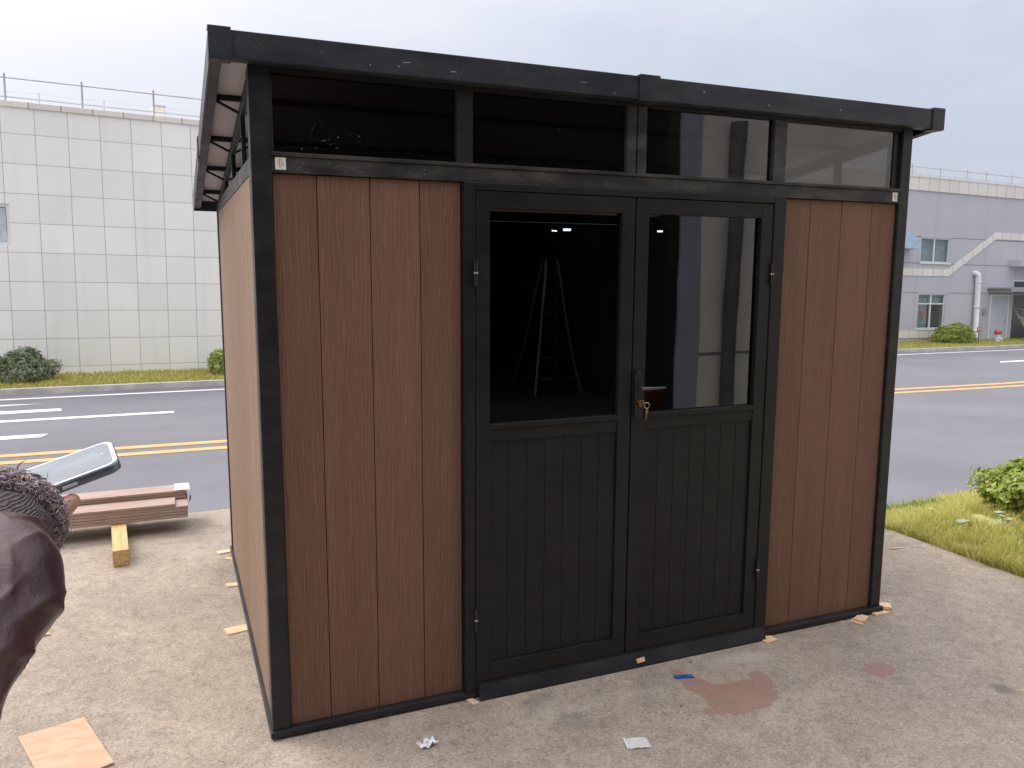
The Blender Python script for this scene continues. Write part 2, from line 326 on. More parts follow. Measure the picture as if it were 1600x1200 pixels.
# ------------------------------------------------------------------ helpers
class MB:
    def __init__(s): s.v = []; s.f = []
    def add(s, vs, fs):
        k = len(s.v); s.v += [tuple(q) for q in vs]; s.f += [tuple(i+k for i in f) for f in fs]; return s
    def hexa(s, p):      # 0-3 bottom ring, 4-7 top ring
        return s.add(p, [(3,2,1,0), (4,5,6,7), (0,1,5,4), (1,2,6,5), (2,3,7,6), (3,0,4,7)])
    def box(s, x0, x1, y0, y1, z0, z1):
        return s.hexa([(x0,y0,z0), (x1,y0,z0), (x1,y1,z0), (x0,y1,z0), (x0,y0,z1), (x1,y0,z1), (x1,y1,z1), (x0,y1,z1)])
    def sbox(s, x0, x1, y0, y1, f0, f1):     # box whose bottom/top follow functions of y
        return s.hexa([(x0,y0,f0(y0)), (x1,y0,f0(y0)), (x1,y1,f0(y1)), (x0,y1,f0(y1)), (x0,y0,f1(y0)), (x1,y0,f1(y0)), (x1,y1,f1(y1)), (x0,y1,f1(y1))])
    def prism(s, pts, ax, a, b):             # polygon extruded along axis ax from a to b
        n = len(pts)
        def P(p, q): return {'x': (q, p[0], p[1]), 'y': (p[0], q, p[1]), 'z': (p[0], p[1], q)}[ax]
        ar = sum(pts[i][0]*pts[(i+1) % n][1]-pts[(i+1) % n][0]*pts[i][1] for i in range(n))
        if (ar < 0) != (ax == 'y'): pts = pts[::-1]
        return s.add([P(p, a) for p in pts]+[P(p, b) for p in pts], [tuple(range(n))[::-1], tuple(range(n, 2*n))]+[(i, (i+1) % n, n+(i+1) % n, n+i) for i in range(n)])
    def tube(s, path, r, n=10, caps=True):
        path = [Vector(p) for p in path]; rs = r if isinstance(r, (list, tuple)) else [r]*len(path)
        k0 = len(s.v); t0 = (path[1]-path[0]).normalized(); up = Vector((0,0,1)) if abs(t0.z) < .9 else Vector((1,0,0))
        a = t0.cross(up).normalized()
        for i, p in enumerate(path):
            t = ((path[min(i+1, len(path)-1)]-path[max(i-1, 0)])).normalized()
            a = (a - t*a.dot(t)).normalized(); b = t.cross(a)
            for j in range(n):
                q = 2*PI*j/n; s.v.append(tuple(p+(a*math.cos(q)+b*math.sin(q))*rs[i]))
        for i in range(len(path)-1):
            for j in range(n):
                s.f.append((k0+i*n+j, k0+i*n+(j+1) % n, k0+(i+1)*n+(j+1) % n, k0+(i+1)*n+j))
        if caps:
            s.f.append(tuple(k0+j for j in range(n))[::-1]); s.f.append(tuple(k0+(len(path)-1)*n+j for j in range(n)))
        return s
    def lathe(s, prof, n=24, c=(0,0,0)):
        k0 = len(s.v)
        for r, z in prof:
            for j in range(n): s.v.append((c[0]+r*math.cos(2*PI*j/n), c[1]+r*math.sin(2*PI*j/n), c[2]+z))
        for i in range(len(prof)-1):
            for j in range(n): s.f.append((k0+i*n+j, k0+i*n+(j+1) % n, k0+(i+1)*n+(j+1) % n, k0+(i+1)*n+j))
        s.f.append(tuple(k0+j for j in range(n))[::-1]); s.f.append(tuple(k0+(len(prof)-1)*n+j for j in range(n))); return s
    def build(s, name, mat, parent=None, bev=0, smooth=False, mats=None):
        me = bpy.data.meshes.new(name); me.from_pydata(s.v, [], s.f); me.update()
        me.materials.append(MATS[mat])
        o = bpy.data.objects.new(name, me); C.objects.link(o)
        if parent: o.parent = parent
        if smooth:
            for p in me.polygons: p.use_smooth = True
        if bev:
            m = o.modifiers.new('bevel', 'BEVEL'); m.width = bev; m.segments = 2; m.limit_method = 'ANGLE'; m.angle_limit = math.radians(40)
        return o
def tag(o, label=None, cat=None, group=None, kind=None):
    if label: o['label'] = label
    if cat: o['category'] = cat
    if group: o['group'] = group
    if kind: o['kind'] = kind
    return o
def empty(name, M=None, label=None, cat=None, group=None):
    o = bpy.data.objects.new(name, None); C.objects.link(o); o.empty_display_size = .1
    if M is not None: o.matrix_world = M
    return tag(o, label, cat, group)
TA, TB = 0.02235, -0.01409
MS = Matrix.Rotation(TB, 4, 'Y') @ Matrix.Rotation(TA, 4, 'X')      # the slab and the shed on it lean a touch
GZ = 0.020                                                          # slab top in shed space
def adj(x, y, k=.988): return -.27+(x+.27)*k, -2.79+(y+2.79)*k
def on_slab(x, y, z=GZ, rz=0):
    x, y = adj(x, y); return on_slab_raw(x, y, z, rz)
def on_slab_raw(x, y, z=GZ, rz=0): return MS @ Matrix.Translation((x, y, z)) @ Matrix.Rotation(rz, 4, 'Z')

# ------------------------------------------------------------------ the ground
def strip(name, mat, near, far, z0, z1=None, kind='structure', thick=None):
    b = MB(); n = len(near); z1 = z0 if z1 is None else z1
    b.add([(x, y, z0) for x, y in near]+[(x, y, z1) for x, y in far], [(i, i+1, n+i+1, n+i) for i in range(n-1)])
    o = b.build(name, mat); return tag(o, kind=kind)
MB().add([(-900,-900,-.56), (900,-900,-.56), (900,900,-.56), (-900,900,-.56)], [(0,1,2,3)]).build('ground', 'far_ground')
tag(bpy.data.objects['ground'], kind='structure')
def yr(x): return 2.89+.13*(x-6.25)                                   # near edge of the road
KERB = [(-60, 9.2), (-20, 13.6), (-3.44, 15.5), (.73, 15.97), (12, 17.6), (24.6, 19.25), (32.6, 19.9), (90, 24.5)]
NEAR = [(x, yr(x)) for x, _ in KERB]
strip('road', 'asphalt', NEAR, KERB, -.5)
def offs(l, d): return [(x, y+d) for x, y in l]
b = MB(); k = offs(KERB, .16)
for i in range(len(KERB)-1):
    (x0,y0), (x1,y1) = KERB[i], KERB[i+1]
    b.hexa([(x0,y0,-.54), (x1,y1,-.54), (x1,y1+.18,-.54), (x0,y0+.18,-.54), (x0,y0,-.38), (x1,y1,-.38), (x1,y1+.18,-.38), (x0,y0+.18,-.38)])
tag(b.build('kerb', 'kerb_stone'), kind='structure')
def mark(name, polys, mat):
    b = MB()
    for q in polys:
        n = len(q); ar = sum(q[i][0]*q[(i+1) % n][1]-q[(i+1) % n][0]*q[i][1] for i in range(n))
        if ar < 0: q = q[::-1]
        b.add([(x, y, -.495) for x, y in q], [tuple(range(n))])
    return tag(b.build(name, mat), kind='structure')
YL = [(-60, 1.2), (-20, 6.4), (-2.3, 8.41), (.36, 8.54), (8, 9.35), (14.3, 10.08), (18.5, 10.14), (40, 12.2), (90, 17)]
def band(l, a, wd): return [(x, y+a) for x, y in l]+[(x, y+a+wd) for x, y in l[::-1]]
def bandq(l, a, wd): return [[(l[i][0], l[i][1]+a), (l[i+1][0], l[i+1][1]+a), (l[i+1][0], l[i+1][1]+a+wd), (l[i][0], l[i][1]+a+wd)] for i in range(len(l)-1)]
mark('yellow_centre_lines', bandq(YL, -.14, .20)+bandq(YL, .34, .20), 'yellow_paint')
mark('white_edge_line', bandq(KERB, -.80, .18), 'white_paint')
mark('white_lane_dashes', [[(-8.5, 11.15), (-2.86, 11.80), (-.30, 12.03), (-.31, 12.25), (-2.85, 12.02), (-8.5, 11.40)],
     [(-7, 9.6), (-2.53, 10.12), (-2.05, 10.18), (-2.0, 10.45), (-2.6, 10.42), (-7, 9.9)],
     [(24.3, 14.95), (30.3, 15.5), (30.4, 15.75), (24.7, 15.25)], [(10, 13.5), (15, 14.1), (15, 14.3), (10, 13.7)]], 'white_paint')
mark('lane_arrow', [[(-5.4, 12.45), (-2.09, 12.90), (-2.14, 13.22), (-5.4, 12.85)], [(-4.2, 13.85), (-3.1, 13.84), (-2.5, 14.0), (-3.2, 14.02), (-4.3, 14.02)],
     [(-4.4, 12.98), (-2.95, 13.16), (-4.3, 13.83)]], 'white_paint')

# concrete slab (leans with the shed)
b = MB(); nx, ny = 40, 40
o = MB().box(-13, 4.0, -16, 3.03, -.62, GZ).build('concrete_slab', 'concrete', None, .012); o.matrix_world = MS; tag(o, kind='structure')
def slabz(x, y): return -math.sin(TB)*x + math.sin(TA)*y + GZ
# verge
def verge_z(x, y):
    d = yr(x)-y
    k = max(0, min(1, d/1.7))
    base = slabz(min(x, 4.1), min(y, 1.0)) - .012
    bump = .02*noise.noise(Vector((x*1.7, y*1.7, 0)))
    return -.505+(base+.505)*k + bump*k*min(1, (x-4.0)*2)
b = MB(); X = [4.0+.16*i for i in range(70)]; Y = [-9+.16*i for i in range(92)]
idx = {}
for i, x in enumerate(X):
    for j in range(60):
        y = max(yr(x)-(j/59)**1.6*9, -4.0-.001*(59-j))
        idx[i, j] = len(b.v); b.v.append((x, y, verge_z(x, y)))
for i in range(len(X)-1):
    for j in range(59): b.f.append((idx[i, j], idx[i, j+1], idx[i+1, j+1], idx[i+1, j]))
tag(b.build('verge_soil', 'earth', smooth=True), kind='structure')
def blades(name, pts, hfun, wd, mat, lean=.5):
    b = MB()
    for (x, y, z) in pts:
        h = hfun(x, y)*random.uniform(.55, 1.25); a = random.uniform(0, 2*PI); la = random.uniform(0, 2*PI); ln = random.uniform(.1, lean)*h
        dx, dy = math.cos(a)*wd/2, math.sin(a)*wd/2; lx, ly = math.cos(la)*ln, math.sin(la)*ln
        b.add([(x-dx,y-dy,z-.005), (x+dx,y+dy,z-.005), (x-dx*.8+lx*.4,y-dy*.8+ly*.4,z+h*.6), (x+dx*.8+lx*.4,y+dy*.8+ly*.4,z+h*.6), (x+lx*1.3,y+ly*1.3,z+h)], [(0,1,3,2), (2,3,4)])
    return tag(b.build(name, mat), kind='stuff')
pts = []
while len(pts) < 62000:
    u = random.random(); x = 4.02+6.0*u**1.5
    y = yr(x)+.03-random.random()**1.1*3.4
    if x < 4.10 and random.random() < .35: continue
    if x > 7.5 and random.random() < .5: continue
    if noise.noise(Vector((x*3, y*3, 4))) < -.38: continue
    if slabz(x, y) and x < 4.03+.04*noise.noise(Vector((y*6, 0, 0))): continue
    pts.append((x, y, verge_z(x, y)))
def gh(x, y): return .062+.045*max(0, noise.noise(Vector((x*2.2, y*2.2, 1))))+.02*(1 if y < .4 else 0)
for _ in range(2600):
    y = random.uniform(-2.4, 2.3); x = 3.985+.05*random.random()+.03*noise.noise(Vector((y*5, 0, 0)))
    if noise.noise(Vector((y*3, 9, 0))) > -.25: pts.append((x, y, slabz(x, y)-.01))
blades('verge_grass', pts, gh, .0056, 'grass_blades', 1.0)
pts = []
for cx, cy, r, n in ((4.50, 1.95, .14, 700), (4.85, 2.15, .13, 400), (5.0, .35, .30, 1400), (4.6, .2, .22, 800), (4.28, 1.8, .12, 300), (5.9, 2.45, .3, 600)):
    for _ in range(n):
        a = random.uniform(0, 2*PI); q = r*math.sqrt(random.random()); x, y = cx+q*math.cos(a), cy+q*math.sin(a)
        if x > 4.06 and y < yr(x): pts.append((x, y, verge_z(x, y)))
blades('green_grass_tufts', pts, lambda x, y: .10, .006, 'green_tuft', .7)
# far strip behind the kerb
def lin(pl, x):
    for (x0,y0), (x1,y1) in zip(pl, pl[1:]):
        if x0 <= x <= x1: return y0+(y1-y0)*(x-x0)/(x1-x0)
FK = offs(KERB, .18); FB = [(x, y+6) for x, y in KERB]
strip('far_verge', 'earth', FK, FB, -.40, -.30)
pts = []
for _ in range(26000):
    x = random.uniform(-6, 3) if random.random() < .45 else random.uniform(22, 38)
    d = random.random()*2.9; pts.append((x, lin(FK, x)+d, -.40+d/6*.1))
blades('far_verge_grass', pts, lambda x, y: .09, .022, 'grass_blades', .8)

# ------------------------------------------------------------------ buildings beyond the road
def facade_frame(P0, sl):
    a = math.atan(sl); return Matrix.Translation((P0[0], P0[1], 0)) @ Matrix.Rotation(a, 4, 'Z')   # local x along, local y away, z up
ML = facade_frame((0, 18.2), .10); MR = facade_frame((28, 22.37), .035)
bl = empty('tiled_building', ML, 'low building clad in pale square tiles, across the road on the left', 'building')
b = MB()
b.box(-3.47+.0, 13.6, 0, 14, -.56, 5.47); b.box(-6.0, -3.47, 0, 14, -.56, 2.51); b.box(-6.0, -3.47, 0, 14, 3.42, 5.47); b.box(-45, -6.0, 0, 14, -.56, 5.47)
b.build('wall', 'wall_tile', bl)
MB().box(-45, 13.6, -.035, .4, 5.47, 5.60).build('parapet_cap', 'band_tile', bl, .01)
wn = MB().box(-6.0, -3.47, .03, .09, 2.51, 2.58).box(-6, -3.47, .03, .09, 3.35, 3.42).box(-3.53, -3.47, .03, .09, 2.58, 3.35).box(-4.75, -4.70, .03, .09, 2.58, 3.35).build('window', 'white_frame', bl)
MB().box(-5.99, -3.54, .055, .07, 2.59, 3.34).build('pane', 'curtain', wn)
MB().box(-.42, -.17, .9, 1.2, 5.5, 5.98).box(-.45, -.14, .87, 1.23, 5.98, 6.03).build('chimney', 'band_tile', bl)
b = MB()
for s in range(-22, 10):
    x = -.47+1.48*s
    b.tube([(x, .25, 5.5), (x, .25, 6.22)], .022, 6)
for s in range(-33, 14): pass
b.tube([(-45, .25, 6.06), (13.5, .25, 6.16)], .017, 6); b.tube([(-45, .25, 5.70), (13.5, .25, 5.74)], .017, 6)
b.build('roof_railing', 'galvanized', bl)
b = MB(); 
for s in range(-12, 6):
    x0 = -.2+1.3*s; b.tube([(x0, .6, 5.5), (x0, .6, 5.95)], .008, 5)
    b.tube([(x0, .6, 5.93), (x0+.65, .6, 5.90), (x0+1.3, .6, 5.93)], .005, 4, False)
b.build('safety_cable', 'galvanized', bl)

br = empty('grey_building', MR, 'grey rendered building with sloping tiled band and railing, across the road on the right', 'building')
def wall_with_holes(x0, x1, z0, z1, holes, y0=0, y1=.25):
    b = MB(); xs = sorted({x0, x1, *[h[0] for h in holes], *[h[1] for h in holes]})
    for a, c in zip(xs, xs[1:]):
        m = (a+c)/2; hs = sorted([(h[2], h[3]) for h in holes if h[0] < m < h[1]]); z = z0
        for p, q in hs:
            if p > z: b.box(a, c, y0, y1, z, p)
            z = q
        if z < z1: b.box(a, c, y0, y1, z, z1)
    return b
holes = [(1.18, 2.96, 3.04, 4.09), (1.22, 2.90, .20, 1.71), (7.40, 11.4, -.36, 2.40)]
b = wall_with_holes(-14, 60, -.56, 6.02, holes); b.box(-14, 60, .26, 14, -.56, 6.0)
# carve room depth visible behind openings
b = wall_with_holes(-14, 60, -.56, 6.02, holes); b.box(-14, 60, 3.0, 14, -.56, 6.0); b.box(-14, -13.8, .25, 3, -.56, 6.0); b.box(-14, 60, .25, 3, 5.9, 6.0); b.box(-13.8, 60, .25, 3, 2.45, 2.6)
b.build('wall', 'grey_stucco', br)
MB().box(-14, 60, -.05, .45, 6.02, 6.55).box(-14, 60, -.07, .47, 6.55, 6.60).build('parapet_band', 'band_tile', br)
b = MB()
for z in (4.12, 3.00, 1.755): 
    for (a, c) in ((-14, 1.15), (3.0, 60)): b.box(a, c, -.006, .0, z-.012, z+.012)
b.build('wall_joint', 'joint_dark', br)
b = MB(); zz = [(-14, 2.58), (2.95, 2.62), (5.92, 4.32), (60, 4.40)]
for (xa, za), (xb, zb) in zip(zz, zz[1:]):
    h = .15; b.hexa([(xa,-.03,za-h), (xb,-.03,zb-h), (xb,0,zb-h), (xa,0,za-h), (xa,-.03,za+h), (xb,-.03,zb+h), (xb,0,zb+h), (xa,0,za+h)])
b.box(-14, 2.95, -.03, 0, -.18, .12)
b.build('tile_band', 'band_tile', br)
def window(x0, x1, z0, z1, vert, horiz=None, panes=()):
    f = MB(); y0, y1 = .04, .10; t = .05
    f.box(x0, x1, y0, y1, z0, z0+t).box(x0, x1, y0, y1, z1-t, z1).box(x0, x0+t, y0, y1, z0+t, z1-t).box(x1-t, x1, y0, y1, z0+t, z1-t)
    f.box(vert-.03, vert+.03, y0-.004, y1, z0+t, z1-t)
    if horiz: f.box(x0+t, vert-.03, y0, y1, horiz-.025, horiz+.025).box(vert+.03, x1-t, y0, y1, horiz-.025, horiz+.025)
    f.box(x0-.06, x1+.06, -.05, .04, z0-.06, z0)
    w = f.build('window', 'white_frame', br)
    MB().box(x0+t, x1-t, .075, .08, z0+t, z1-t).build('pane', 'clear_glass', w)
    b = MB()
    for a, c, p, q in panes:
        n = 14
        for i in range(n):
            xa, xb = a+(c-a)*i/n, a+(c-a)*(i+1)/n; ya, yb = .2+.015*(i % 2), .2+.015*((i+1) % 2)
            b.add([(xa,ya,p), (xb,yb,p), (xb,yb,q), (xa,ya,q)], [(0,1,2,3)])
    b.build('curtain', 'curtain', w); return w
wa = window(1.18, 2.96, 3.04, 4.09, 2.02, None, [(1.2, 2.95, 3.05, 4.08)])
wb = window(1.22, 2.90, .20, 1.71, 2.03, 1.28, [(1.25, 2.02, .22, 1.7), (2.03, 2.88, 1.28, 1.7)])
MB().box(1.52, 1.72, .068, .073, .75, .98).add([(1.54,.066,.76), (1.72,.066,.76), (1.64,.066,.56)], [(0,1,2)]).build('window_sticker', 'red_paint', wb)
b = MB().tube([(4.62, .05, 2.62), (4.62, -.10, 2.64), (4.72, -.14, 2.58), (4.75, -.14, 2.4), (4.80, -.14, -.28), (4.80, -.26, -.38)], .12, 14)
for z in (2.2, 1.1, .05): b.tube([(4.775, -.14, z), (4.776, -.14, z+.09)], .135, 14)
b.build('downpipe', 'pvc_white', br, smooth=True)
dr = MB().box(5.92, 7.08, -.02, .0, -.36, 1.64).build('service_door', 'door_grey', br, .008)
MB().box(6.95, 7.0, -.05, -.02, .45, .62).build('handle', 'steel', dr)
for z in (0, 1.2): MB().box(5.95, 5.99, -.035, -.02, z, z+.14).build('hinge', 'steel', dr)
MB().box(5.84, 5.92, -.03, .0, -.4, 1.72).box(7.08, 7.16, -.03, .0, -.4, 1.72).box(5.92, 7.08, -.03, .0, 1.64, 1.72).build('door_frame', 'white_frame', br)
b = MB().box(5.6, 11.5, -1.1, .0, 1.95, 2.02)
for i in range(9): b.box(5.7+.72*i, 5.76+.72*i, -1.1, 0, 1.80, 1.95)
b.box(5.6, 11.5, -1.14, -1.1, 1.83, 2.04); b.build('door_canopy', 'canopy_grey', br)
MB().box(7.0, 12, -.55, 0, 2.98, 3.30).build('ledge', 'grey_stucco', br, .01)
gd = MB().box(7.40, 7.48, .03, .12, -.36, 2.40).box(7.48, 11.4, .03, .12, 2.32, 2.40).box(7.48, 11.4, .03, .12, 1.72, 1.78).box(9.2, 9.3, .03, .12, -.36, 1.72).build('glass_door', 'white_frame', br)
MB().box(7.48, 11.4, .07, .08, -.34, 2.32).build('pane', 'clear_glass', gd)
MB().box(7.3, 11.6, 2.9, 2.99, -.5, 2.44).build('inside_wall', 'dark_room', br)
# curved hood over a fan outlet
HC = -.40
b = MB().prism([(HC+.92*math.cos(PI*i/28), 3.56+.64*math.sin(PI*i/28)) for i in range(29)], 'y', -.5, 0)
for i in range(9):
    a = PI*(i+.5)/9.0; b.tube([(HC+.86*math.cos(a), -.515, 3.56+.58*math.sin(a)), (HC+.86*math.cos(a), -.50, 3.56+.58*math.sin(a))], .02, 6)
b.build('vent_hood', 'hood_blue', br, .01)
MB().tube([(5.5, -.05, .93), (5.5, 0, .93)], .15, 20).build('round_vent', 'canopy_grey', br)
b = MB()
for i in range(-12, 30):
    x = .63+1.72*i if i < 3 else 5.35+1.72*(i-3)
    b.tube([(x, .25, 6.5), (x, .25, 7.12)], .022, 6)
b.tube([(-14, .25, 7.02), (60, .25, 7.02)], .017, 6); b.tube([(-14, .25, 6.72), (60, .25, 6.72)], .013, 6)
for i in range(-20, 50): b.tube([(.2+.9*i, .6, 6.5), (.2+.9*i, .6, 6.95)], .008, 5)
b.build('roof_railing', 'galvanized', br)

# bushes, sapling, stake sign and hydrant before the far buildings
def bush(name, loc, rx, ry, rz, n, leaf, mat, label, cat='bush', group=None, stems=8, lumps=9, aspect=2.0):
    e = empty(name, Matrix.Translation(loc), label, cat, group); b = MB()
    sd_ = Vector((random.uniform(0, 50), random.uniform(0, 50), 0)); H = rz
    for i in range(n):
        d = Vector((random.gauss(0,1), random.gauss(0,1), random.gauss(0,1))).normalized()
        if d.z < -.35: d.z = -d.z
        k = (1+.30*noise.noise(d*1.6+sd_)+.20*noise.noise(d*4+sd_))*random.uniform(.62, 1.0)**.5
        if random.random() < .04: k *= 1.0+leaf/rx*random.uniform(.3, 1.2)
        p = Vector((d.x*rx*k, d.y*ry*k, H*(.34+.66*d.z*k)))
        if p.z < .015: continue
        if noise.noise(p*(2.2/max(rx, .3))*1.6+sd_) > .34 and random.random() < .75: continue
        nrm = (d+Vector((random.gauss(0,.5), random.gauss(0,.5), random.gauss(.4,.5)))).normalized()
        u = nrm.orthogonal().normalized(); u = Matrix.Rotation(random.uniform(0, 2*PI), 3, nrm) @ u; v = nrm.cross(u)
        s = leaf*random.uniform(.6, 1.3); w2 = s/aspect
        b.add([p-u*s*.5, p-u*.1*s+v*w2*.5+nrm*s*.05, p+u*s*.5-nrm*s*.08, p-u*.1*s-v*w2*.5+nrm*s*.05], [(0,3,2,1)])
    b.build('foliage', mat, e); b = MB()
    for i in range(stems):
        a = random.uniform(0, 2*PI); q = random.uniform(.3, .75)
        b.tube([(.04*math.cos(a), .04*math.sin(a), -.03), (q*rx*.5*math.cos(a), q*ry*.5*math.sin(a), rz*.4), (q*rx*.9*math.cos(a), q*ry*.9*math.sin(a), rz*.75)], [.02*rz+.004, .012*rz+.003, .003], 6)
    b.build('stems', 'bark', e); return e
def fpt(M, s, off, z): return (M @ Vector((s, off, z)))
bush('round_bush', fpt(ML, -3.35, -1.0, -.38), .62, .6, .68, 7000, .07, 'dark_leaf', 'rounded dark green bush before the tiled wall at the far left', group=None)
bush('round_bush', fpt(ML, .78, -1.0, -.38), .42, .5, .60, 3600, .07, 'bush_leaf', 'bright green bush before the tiled wall, half hidden by the shed corner')
bush('round_bush', fpt(MR, 2.25, -1.0, -.38), 1.05, .7, .80, 9500, .08, 'bush_leaf', 'wide green bush under the lower window of the grey building')
tr = empty('bare_sapling', Matrix.Translation(fpt(MR, 6.75, -1.2, -.38)), 'bare young tree with thin pale branches by the glass door', 'tree')
MB().tube([(0,0,-.05), (.02,0,.5), (-.02,.01,.95)], [.035,.028,.02], 8).build('trunk', 'pale_bark', tr)
b = MB()
for i in range(11):
    a = random.uniform(0, 2*PI); z0 = random.uniform(.3, .95); l = random.uniform(.35, .9)
    p1 = Vector((math.cos(a)*l*.35, math.sin(a)*l*.35, z0+l*.5)); p2 = p1+Vector((math.cos(a)*l*.25, math.sin(a)*l*.25, l*.5))
    b.tube([(0,0,z0), p1, p2], [.018,.013,.007], 5)
    for k in range(3):
        q = p1.lerp(p2, random.random()); b.tube([q, q+Vector((random.uniform(-.2,.2), random.uniform(-.2,.2), random.uniform(.05,.25)))], [.009,.004], 4)
b.build('branches', 'pale_bark', tr)
sg = empty('stake_sign', Matrix.Translation(fpt(MR, 3.55, -1.2, -.38)), 'small reddish notice board on a thin stake beside the white downpipe', 'sign')
MB().tube([(0,0,-.05), (0,0,.62)], .018, 6).build('stake', 'bark', sg); MB().box(-.15,.15,-.03,-.012,.52,.70).build('board', 'dull_red', sg, .004)
MB().box(-.12,.12,-.033,-.031,.58,.60).box(-.12,.12,-.033,-.031,.64,.66).build('lettering_lines', 'white_label', sg)
hy = empty('fire_hydrant', Matrix.Translation(fpt(MR, 4.82, -1.2, -.38)) @ Matrix.Scale(1.15, 4), 'stubby white hydrant with red round cap in front of the pale door', 'hydrant')
MB().lathe([(.13,-.03), (.13,.03), (.085,.04), (.08,.26), (.11,.27), (.11,.31)], 18).build('barrel', 'pvc_white', hy)
MB().lathe([(.10,.31), (.135,.33), (.14,.42), (.115,.47), (.07,.50), (.03,.51)], 18).tube([(-.17,0,.40), (.17,0,.40)], .05, 10).build('cap', 'red_paint', hy)
MB().tube([(0,-.16,.16), (0,0,.16)], .05, 10).build('outlet', 'pvc_white', hy)
ra = empty('hand_railing', Matrix.Translation(fpt(MR, 6.9, -1.6, -.38)), 'low pale handrail in front of the glass door at the far right', 'railing')
b = MB()
for i in range(6): MB().tube([(-.55+.75*i,0,-.03), (-.55+.75*i,0,.75)], .025, 8).build('post', 'pvc_white', ra)
MB().tube([(-.55,0,.75), (3.2,0,.75)], .028, 8).build('rail', 'pvc_white', ra)
# loose twig near the grey wall
tag(MB().tube([fpt(MR, .5, -.9, -.34), fpt(MR, .75, -.9, -.15), fpt(MR, 1.15, -.9, .0)], [.02,.015,.006], 6).build('dry_branch', 'bark'), 'dry branch leaning on the grass left of the wide bush', 'branch')

# near bush and broad-leaved weeds on the verge
bx0, by0 = 5.42, .86
bush('leafy_shrub', (bx0, by0, verge_z(bx0, by0)-.02), .42, .42, .39, 8500, .046, 'bush_leaf', 'leafy yellow-green shrub growing on the verge at the right edge', stems=22, lumps=12, aspect=1.6)
def weed(x, y, n, r, s, label, mat):
    e = MB()
    for i in range(n):
        a = 2*PI*i/n+random.uniform(-.3,.3); q = r*random.uniform(.5,1); z = random.uniform(.03,.10)
        c = Vector((q*math.cos(a), q*math.sin(a), z)); u = Vector((math.cos(a), math.sin(a), random.uniform(-.2,.35))).normalized(); v = Vector((-math.sin(a), math.cos(a), 0))
        ring = []
        for k in range(8):
            t_ = 2*PI*k/8; ring.append(c+u*math.cos(t_)*s+v*math.sin(t_)*s*.75+Vector((0,0,-.15*s*abs(math.sin(t_)))))
        e.add([c+Vector((0,0,.006))]+ring, [(0, k+1, (k+1) % 8+1) for k in range(8)])
        e.tube([(0,0,0), c], .003, 4)
    o = e.build('broadleaf_weed', mat); o.location = (x, y, verge_z(x, y)); return tag(o, label, 'weed')
weed(4.80, .72, 6, .055, .032, 'pale round-leaved weed at the foot of the leafy shrub', 'pale_leaf')
weed(4.62, 1.12, 9, .10, .028, 'small yellow-green weed in the grass left of the leafy shrub', 'bush_leaf')
weed(4.12, 1.35, 7, .07, .025, 'tiny weed in the grass by the shed corner', 'bush_leaf')
o = MB().add([(-.05,-.03,.05), (.01,-.04,.062), (.06,-.01,.05), (.04,.03,.055), (-.02,.03,.062), (-.06,.01,.05)], [(0,1,2,3,4,5)]).build('plastic_scrap', 'pale_leaf'); o.location = (4.50, .80, verge_z(4.5, .8)); tag(o, 'flat pale scrap lying in the grass left of the shrub', 'litter')
m = o.modifiers.new('solid', 'SOLIDIFY'); m.thickness = .003

# ------------------------------------------------------------------ the shed
W, D = 2.892, 2.096
shed = empty('garden_shed', MS, 'brown plank garden shed with black metal frame and glazed double doors', 'shed')
ZT = 1.995
def zr(y): return 2.325-.135*(y+.06)             # underside of the roof edge
b = MB().box(-.008, W+.012, -.020, .07, .0275, .052).box(-.008, .07, .07, D+.02, .0275, .052).box(W-.06, W+.012, .07, D+.02, .0275, .052).box(.07, W-.06, D-.05, D+.02, .0275, .052)
b.build('base_rail', 'frame_metal', shed, .004)
for (x0, x1, y0, y1) in ((0, .064, -.006, .06), (W-.058, W, -.006, .06), (0, .06, D-.06, D), (W-.06, W, D-.06, D)):
    yy = y0 if y0 < 1 else y0
    MB().sbox(x0, x1, y0, y1, lambda y: .052, lambda y: zr(y)+.01).build('corner_post', 'frame_metal', shed, .003)
def plank_wall(xs, z0, z1, axis, c0, c1, mat):
    b = MB()
    for a, c in zip(xs, xs[1:]):
        if axis == 'x': b.box(a+.0012, c-.0012, c0, c1, z0, z1)
        else: b.box(c0, c1, a+.0022, c-.0022, z0, z1)
    return b
def wallpanel(xs, axis, c0, c1, mat):
    o = plank_wall(xs, .053, ZT-.002, axis, c0, c1, mat).build('wall_panel', mat, shed, .0022)
    return o
wallpanel([.065, .210, .389, .567, .720], 'x', .010, .03, 'brown_planks')
wallpanel([2.174, 2.333, 2.511, 2.690, W-.059], 'x', .010, .03, 'brown_planks')
ys = [.061]+[.13+.178*i for i in range(11)]+[D-.061]
wallpanel(ys, 'y', .006, .026, 'brown_planks_side_lit')
wallpanel(ys, 'y', W-.026, W-.006, 'brown_planks_side_lit')
xs = [.061]+[.13+.178*i for i in range(16)]+[W-.061]
wallpanel(xs, 'x', D-.026, D-.006, 'brown_planks')
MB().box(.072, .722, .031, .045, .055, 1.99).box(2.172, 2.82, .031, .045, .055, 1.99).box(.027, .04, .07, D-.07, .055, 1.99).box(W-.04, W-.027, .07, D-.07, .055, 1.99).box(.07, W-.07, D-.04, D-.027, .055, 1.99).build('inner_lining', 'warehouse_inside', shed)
MB().box(.07, W-.07, .07, D-.06, .0285, .05).build('floor_board', 'frame_metal', shed)
